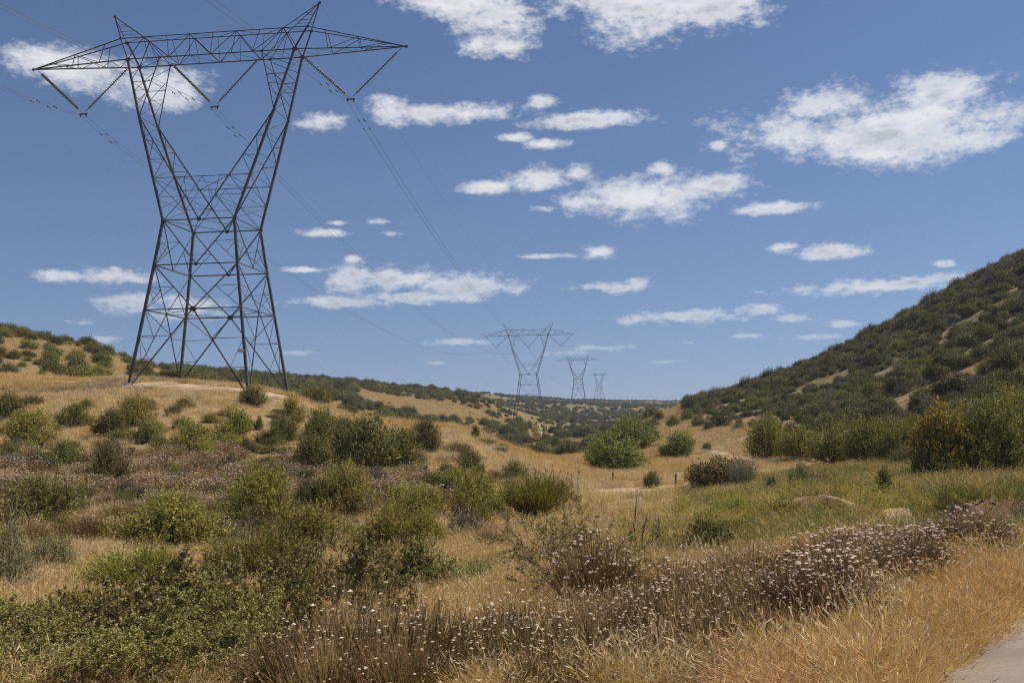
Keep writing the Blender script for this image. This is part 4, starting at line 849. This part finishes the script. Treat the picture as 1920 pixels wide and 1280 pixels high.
# ---- scattered shrubs of the hills: the largest in view one by one, the rest as stuff
def scatter(n, x0, x1, y0, y1, seed):
    r = np.random.RandomState(seed); return r.uniform(x0, x1, n), r.uniform(y0, y1, n), r
def keep_apart(x, y, rad, kf=.62):
    ok = np.ones(len(x), bool); cell = {}
    for i in range(len(x)):
        c = (int(x[i] // 4), int(y[i] // 4))
        for a in (-1, 0, 1):
            for b in (-1, 0, 1):
                for j in cell.get((c[0] + a, c[1] + b), ()):
                    if (x[i] - x[j]) ** 2 + (y[i] - y[j]) ** 2 < (kf * (rad[i] + rad[j])) ** 2: ok[i] = False
        if ok[i]: cell.setdefault(c, []).append(i)
    return ok
def stuff(name, protos, P, rz, sc3, idx, label, cat=None, tilt=0):
    """one object: geometry nodes put the prototype meshes on the points"""
    me = bpy.data.meshes.new(name); me.vertices.add(len(P)); me.vertices.foreach_set('co', np.asarray(P, np.float32).ravel())
    rot = np.zeros((len(P), 3), np.float32); rot[:, 2] = rz
    for nm_, ty, v in (('rot', 'FLOAT_VECTOR', rot), ('scl', 'FLOAT_VECTOR', np.asarray(sc3, np.float32))):
        a = me.attributes.new(nm_, ty, 'POINT'); a.data.foreach_set('vector', v.ravel())
    a = me.attributes.new('idx', 'INT', 'POINT'); a.data.foreach_set('value', np.asarray(idx, np.int32))
    o = ob(name, me); g = bpy.data.node_groups.new(name, 'GeometryNodeTree')
    g.interface.new_socket('Geometry', in_out='INPUT', socket_type='NodeSocketGeometry'); g.interface.new_socket('Geometry', in_out='OUTPUT', socket_type='NodeSocketGeometry')
    N = g.nodes; gi_, go_ = N.new('NodeGroupInput'), N.new('NodeGroupOutput'); jn = N.new('GeometryNodeJoinGeometry')
    def attr(nm_, ty): a = N.new('GeometryNodeInputNamedAttribute'); a.data_type = ty; a.inputs['Name'].default_value = nm_; return a.outputs['Attribute']
    ar, as_, ai = attr('rot', 'FLOAT_VECTOR'), attr('scl', 'FLOAT_VECTOR'), attr('idx', 'INT')
    for i, m_ in enumerate(protos):
        po = bpy.data.objects.new(name + '_source', m_); oi = N.new('GeometryNodeObjectInfo'); oi.inputs['Object'].default_value = po
        ip = N.new('GeometryNodeInstanceOnPoints'); cp_ = N.new('FunctionNodeCompare'); cp_.data_type = 'INT'; cp_.operation = 'EQUAL'
        ins = [s for s in cp_.inputs if s.type == 'INT']; g.links.new(ai, ins[0]); ins[1].default_value = i
        g.links.new(gi_.outputs[0], ip.inputs['Points']); g.links.new(cp_.outputs[0], ip.inputs['Selection']); g.links.new(oi.outputs['Geometry'], ip.inputs['Instance'])
        g.links.new(ar, ip.inputs['Rotation']); g.links.new(as_, ip.inputs['Scale']); g.links.new(ip.outputs[0], jn.inputs[0])
    g.links.new(jn.outputs[0], go_.inputs[0]); md = o.modifiers.new('scatter', 'NODES'); md.node_group = g
    return tag(o, label, cat, None, 'stuff')
def hill_set(x, y, rad, hh, r, nmax, kinds, label, group, name, stuff_name, stuff_label, cat='shrub'):
    z = height(x, y); P = np.stack([x, y, z - .05], -1); px, py, yc = project(P + (0, 0, .6)); vis = (yc > 3) & (px > -30) & (px < 1950) & slope_vis(x, y)
    keepm = (px > -500) & (px < 2420) & (vis | (r.rand(len(x)) < .35)); P, rad, hh, vis, yc = P[keepm], rad[keepm], hh[keepm], vis[keepm], yc[keepm]
    order = np.argsort(-(rad / yc) * vis)[:nmax]; order = order[vis[order]]; sel = np.zeros(len(P), bool); sel[order] = True
    for i in order: kd = kinds[r.randint(len(kinds))]; put(kd, P[i], rad[i] * 2, hh[i], label[{'hillolive': 1, 'hillbrown': 2}.get(kd, 0)], cat, group, name, None, False)
    rest = np.nonzero(~sel)[0]
    if len(rest) and stuff_name:
        pm = [PROTO[k][j][0][0][1] for k in sorted(set(kinds)) for j in range(len(PROTO[k]))]
        s = np.stack([rad[rest], rad[rest], hh[rest] / 1.35], -1); stuff(stuff_name, pm, P[rest], r.rand(len(rest)) * 6.28, s, r.randint(len(pm), size=len(rest)), stuff_label, cat)
# shrubby hillside
x, y, r = scatter(17000, 5, 150, 48, 215, 31); b_, g_, h_ = zones(x, y); edge_ = (x - .165 * y - 1.5) / 14 + (y - 100) / 90
hz_ = height(x, y); m = (hz_ > -1.2 + EYE.z - .5) & (x > .17 * y + 1) & (b_ < .3 + .2 * r.rand(len(x))) & ((y > 62) | (x > .42 * y)) & (fbm(x * .07, y * .07, 3) > -.5)
m &= ~((x < .28 * y) & (hz_ < EYE.z - .2) & (r.rand(len(x)) < .8))
x, y = x[m], y[m]; rad = np.clip(r.lognormal(-.22, .36, len(x)), .35, 1.8); k = keep_apart(x, y, rad, .39); x, y, rad = x[k], y[k], rad[k]
hill_set(x, y, rad, rad * r.uniform(.95, 1.4, len(x)), r, 300, ['hill', 'hill', 'hill', 'hillolive', 'hillbrown'], ('dark green shrub growing in the dense cover of the steep hillside', 'yellow-green shrub growing in the dense cover of the steep hillside', 'grey-brown twiggy shrub in the dense cover of the steep hillside'), 'shrubs of the steep hillside', 'hillside_shrub', 'hillside_scrub', 'dense dark scrub covering the steep hillside')
# bare left hill
x, y, r = scatter(700, -90, -28, 84, 160, 32); m = fbm(x * .09 + 5, y * .09, 3) > -.4; x, y = x[m], y[m]; rad = r.uniform(.6, 1.5, len(x)); k = keep_apart(x, y, rad * 1.15); x, y, rad = x[k], y[k], rad[k]
hill_set(x, y, rad, rad * r.uniform(.9, 1.3, len(x)), r, 160, ['hill', 'hillolive'], ('dark round shrub on the dry hill beside the tallest tower', 'yellow-green round shrub on the dry hill beside the tallest tower'), 'shrubs on the bare left hill', 'hill_shrub', 'hill_scrub', 'scattered shrubs on the far side of the bare left hill')
# ridges in the middle distance
x, y, r = scatter(9000, -190, 75, 95, 420, 33); u_ = 960 + FPX * x / y; nn = fbm(x * .022 + 3, y * .022, 3); gold = np.exp(-(((u_ - 790) / 95) ** 2 + ((y - 262) / 34) ** 2))
m = (nn - 1.1 * gold > -.27) & (u_ > 300) & (u_ < 1240) & ((y > 180) | (u_ > 620)) & (r.rand(len(x)) < np.where((u_ > 930) & (y < 200), .22, np.where(u_ > 880, .65, 1.))) & (np.hypot(x - p2[0], y - p2[1]) > 7); x, y = x[m], y[m]; rad = r.uniform(.8, 2.0, len(x)); k = keep_apart(x, y, rad); x, y, rad = x[k], y[k], rad[k]
hill_set(x, y, rad, rad * r.uniform(.9, 1.4, len(x)), r, 260, ['hill', 'hill', 'hillolive'], ('small dark shrub on the middle ridge behind the knoll', 'small yellow-green shrub on the middle ridge behind the knoll'), 'shrubs on the middle ridge', 'ridge_shrub', 'ridge_scrub', 'dark scrub covering the middle ridge')
x, y, r = scatter(16000, -250, 330, 420, 1350, 34); m = fbm(x * .02, y * .02, 4) > -.34; x, y = x[m], y[m]; z = height(x, y); v = slope_vis(x, y); x, y, z = x[v], y[v], z[v]; n = len(x)
pm = [q[0][0][1] for q in PROTO['hill'][:2]]; s = r.uniform(1.0, 2.4, n); stuff('far_scrub', pm, np.stack([x, y, z - .1], -1), r.rand(n) * 6.28, np.stack([s, s, s * .8], -1), r.randint(2, size=n), 'dark scrub mottling the far ridge', 'scrub')

# ------------------------------------------------------------------ grasses and weeds
def clump(seed, n, rad, h, mat, wd, bend, name, heads_=0., lean=.35, hmat=None):
    r = np.random.RandomState(seed); a = r.rand(n) * 6.283; q = rad * np.sqrt(r.rand(n)); P = np.stack([np.cos(a) * q, np.sin(a) * q, np.zeros(n)], -1)
    A = np.array((0, 0, 1.)) + r.normal(size=(n, 3)) * (lean, lean, .1); L = h * (.5 + .6 * r.rand(n)); parts = [blades(P, A, L, wd, r, bend)]
    if heads_:
        k = r.rand(n) < heads_; t = P[k] + nrm(A[k]) * (L[k] * .85)[:, None]; parts.append(leaves(t, nrm(A[k]) + r.normal(size=t.shape) * .35, .16 * h + .03, .016 * h + .003, r))
    V, F = join(parts); return mesh(name, V, F, mat)
C_G = [clump(s, 110, .24, .40, M_GOLD, .0045, .6, 'grass', .5, .5) for s in (1, 2)] + [clump(3, 130, .26, .30, M_RUST, .0045, .8, 'grass', .5, .8), clump(4, 90, .22, .46, M_PALE, .0045, .5, 'grass', .6, .45)]
C_M = [clump(s, 90, .45, .38, m_, .013, .5, 'grass', .4) for s, m_ in ((5, M_GOLD), (6, M_PALE), (7, M_RUST))]
C_GR = [clump(8, 70, .35, .32, M_GREENG, .014, .5, 'grass', 0), clump(9, 70, .35, .4, M_MUST, .014, .5, 'grass', .4), clump(10, 70, .35, .34, M_GOLD, .014, .5, 'grass', .4)]
def mustard(seed):
    r = np.random.RandomState(seed); segs = branchy(r, .7, .85, 4, 3); V, F = join([sticks(a, b, c * .55, e * .55) for a, b, c, e in segs]); tips = segs[-1][1]; t2 = np.repeat(tips, 2, 0) + r.normal(size=(len(tips) * 2, 3)) * .02
    lv = leaves(segs[1][0], rdir(r, len(segs[1][0])), .09, .025, r); V, F = join([(V, F), lv]); me = mesh('mustard', V, F, M_MUST); V2, F2 = leaves(t2, rdir(r, len(t2)), .026, .026, r); Va, Fa = join([(V, F), (V2, F2)])
    me = mesh('mustard', Va, Fa, M_MUST); me.materials.append(M_YELLOW); mi = np.zeros(len(me.polygons), np.int32); mi[len(mi) - len(F2):] = 1; me.polygons.foreach_set('material_index', mi); return me
C_Y = [mustard(s) for s in (1, 2, 3)]
def fan(n, r0, r1, seed, amax=36):                      # points with even density per m2 in front of the road
    r = np.random.RandomState(seed); d = np.sqrt(r.uniform(r0 * r0, r1 * r1, n)); a = R(amax) * r.uniform(-1, 1, n); return d * np.sin(a), d * np.cos(a), r
def lay(name, protos, x, y, r, smin, smax, idx, label, cat):
    z = height(x, y); s = r.uniform(smin, smax, len(x)); s3 = np.stack([s, s, s * r.uniform(.7, 1.25, len(x))], -1); stuff(name, protos, np.stack([x, y, z - .01], -1), r.rand(len(x)) * 6.28, s3, idx, label, cat)
x, y, r = fan(19000, 5.2, 26, 41); b_, g_, h_ = zones(x, y); m = ~on_road(x, y) & (b_ < .5) & (zones.cut < .45) & (fbm(x * .5, y * .5, 3) > -.42) & ((x > .22 * y) | (y > 7.6) | (x > -.05 * y) & (y > 6.3)); x, y, g_ = x[m], y[m], g_[m]; right = (x > .18 * y + .2)
idx = np.where(r.rand(len(x)) < .3, 3, r.randint(0, 2, len(x))); idx = np.where(right & (r.rand(len(x)) < .65), 2, idx); k = (r.rand(len(x)) > g_ * 1.15); x, y, idx = x[k], y[k], idx[k]
lay('dry_grass', C_G, x, y, r, .55, 1.05, idx, 'golden dry grass standing among the bushes near the road', 'grass')
x, y, r = fan(30000, 25, 125, 42, 33); b_, g_, h_ = zones(x, y); m = (b_ < .45) & (g_ < .5) & (fbm(x * .16, y * .16, 3) > -.22 - .25 * r.rand(len(x))) & (h_ < .4) & slope_vis(x, y); _b = ground_at(1299, 922)[0]; m &= ~((np.abs(x - _b[0] * y / _b[1]) < 1.0) & (y > _b[1] - 6) & (y < _b[1] + 1)); x, y = x[m], y[m]
lay('meadow_grass', C_M, x, y, r, .6, 1.15, np.where(r.rand(len(x)) < .12, 2, (r.rand(len(x)) < .42 + 1.5 * fbm(x * .11 + 7, y * .11, 3)).astype(int)), 'pale golden dry grass over the knoll and valley slopes', 'grass')
x, y, r = fan(60000, 118, 370, 45, 30); b_, g_, h_ = zones(x, y); m = (b_ < .45) & (x < .2 * y) & (fbm(x * .07, y * .07, 3) > -.4); x, y = x[m], y[m]; m = slope_vis(x, y); x, y = x[m], y[m]
lay('ridge_grass', C_M, x, y, r, .7, 1.3, r.choice(3, len(x), p=(.6, .15, .25)), 'golden dry grass over the middle ridge and bare left hill', 'grass')
x, y, r = fan(30000, 14, 60, 43, 33); b_, g_, h_ = zones(x, y); m = (g_ > .25) & (b_ < .4) & (zones.cut < .45); x, y = x[m], y[m]
lay('green_grass', C_GR, x, y, r, .6, 1.2, r.choice(3, len(x), p=(.5, .2, .3)), 'olive green grass of the flat below the hillside', 'grass')
P_ = np.array([ground_at(*q)[0] for q in ((1400, 960), (1330, 975), (1600, 965), (1250, 960), (1200, 1000), (1300, 1010), (1450, 985), (1640, 955), (880, 1090), (130, 1010), (1150, 950), (1280, 930))]); r = np.random.RandomState(44)
q = P_[r.choice(len(P_), 430, p=np.array([4, 3, 3, 3, 2, 2, 3, 1, .5, .5, 2, 2]) / 26.)]; x = q[:, 0] + r.normal(size=430) * .075 * q[:, 1]; y = q[:, 1] * (1 + r.normal(size=430) * .08); m = ~on_road(x, y); x, y = x[m], y[m]
lay('mustard_weeds', C_Y, x, y, r, .35, .7, r.randint(3, size=len(x)), 'thin yellow flowering mustard in the grassy hollow', 'weed')

# ------------------------------------------------------------------ air
hm = bpy.data.materials.new('haze_air'); hm.use_nodes = True; t = NT(hm.node_tree)
vp = t.n('ShaderNodeVolumePrincipled', Color=(.66, .80, 1., 1.), Density=.00021, Anisotropy=.2); o_ = t.n('ShaderNodeOutputMaterial'); t.link(vp.outputs[0], o_.inputs['Volume'])
hx, hz0, hz1 = 7100., float(V_GROUND[:, 2].min()) - 1.5, max(float(V_GROUND[:, 2].max()), 160.) + 8.
Vv = [(a * hx, b * hx, c) for c in (hz0, hz1) for b in (-1, 1) for a in (-1, 1)]
tag(ob('haze', mesh('haze', Vv, np.array([(0, 2, 3, 1), (4, 5, 7, 6), (0, 1, 5, 4), (2, 6, 7, 3), (0, 4, 6, 2), (1, 3, 7, 5)]), hm)), 'thin blue haze filling the valley air', kind='stuff')
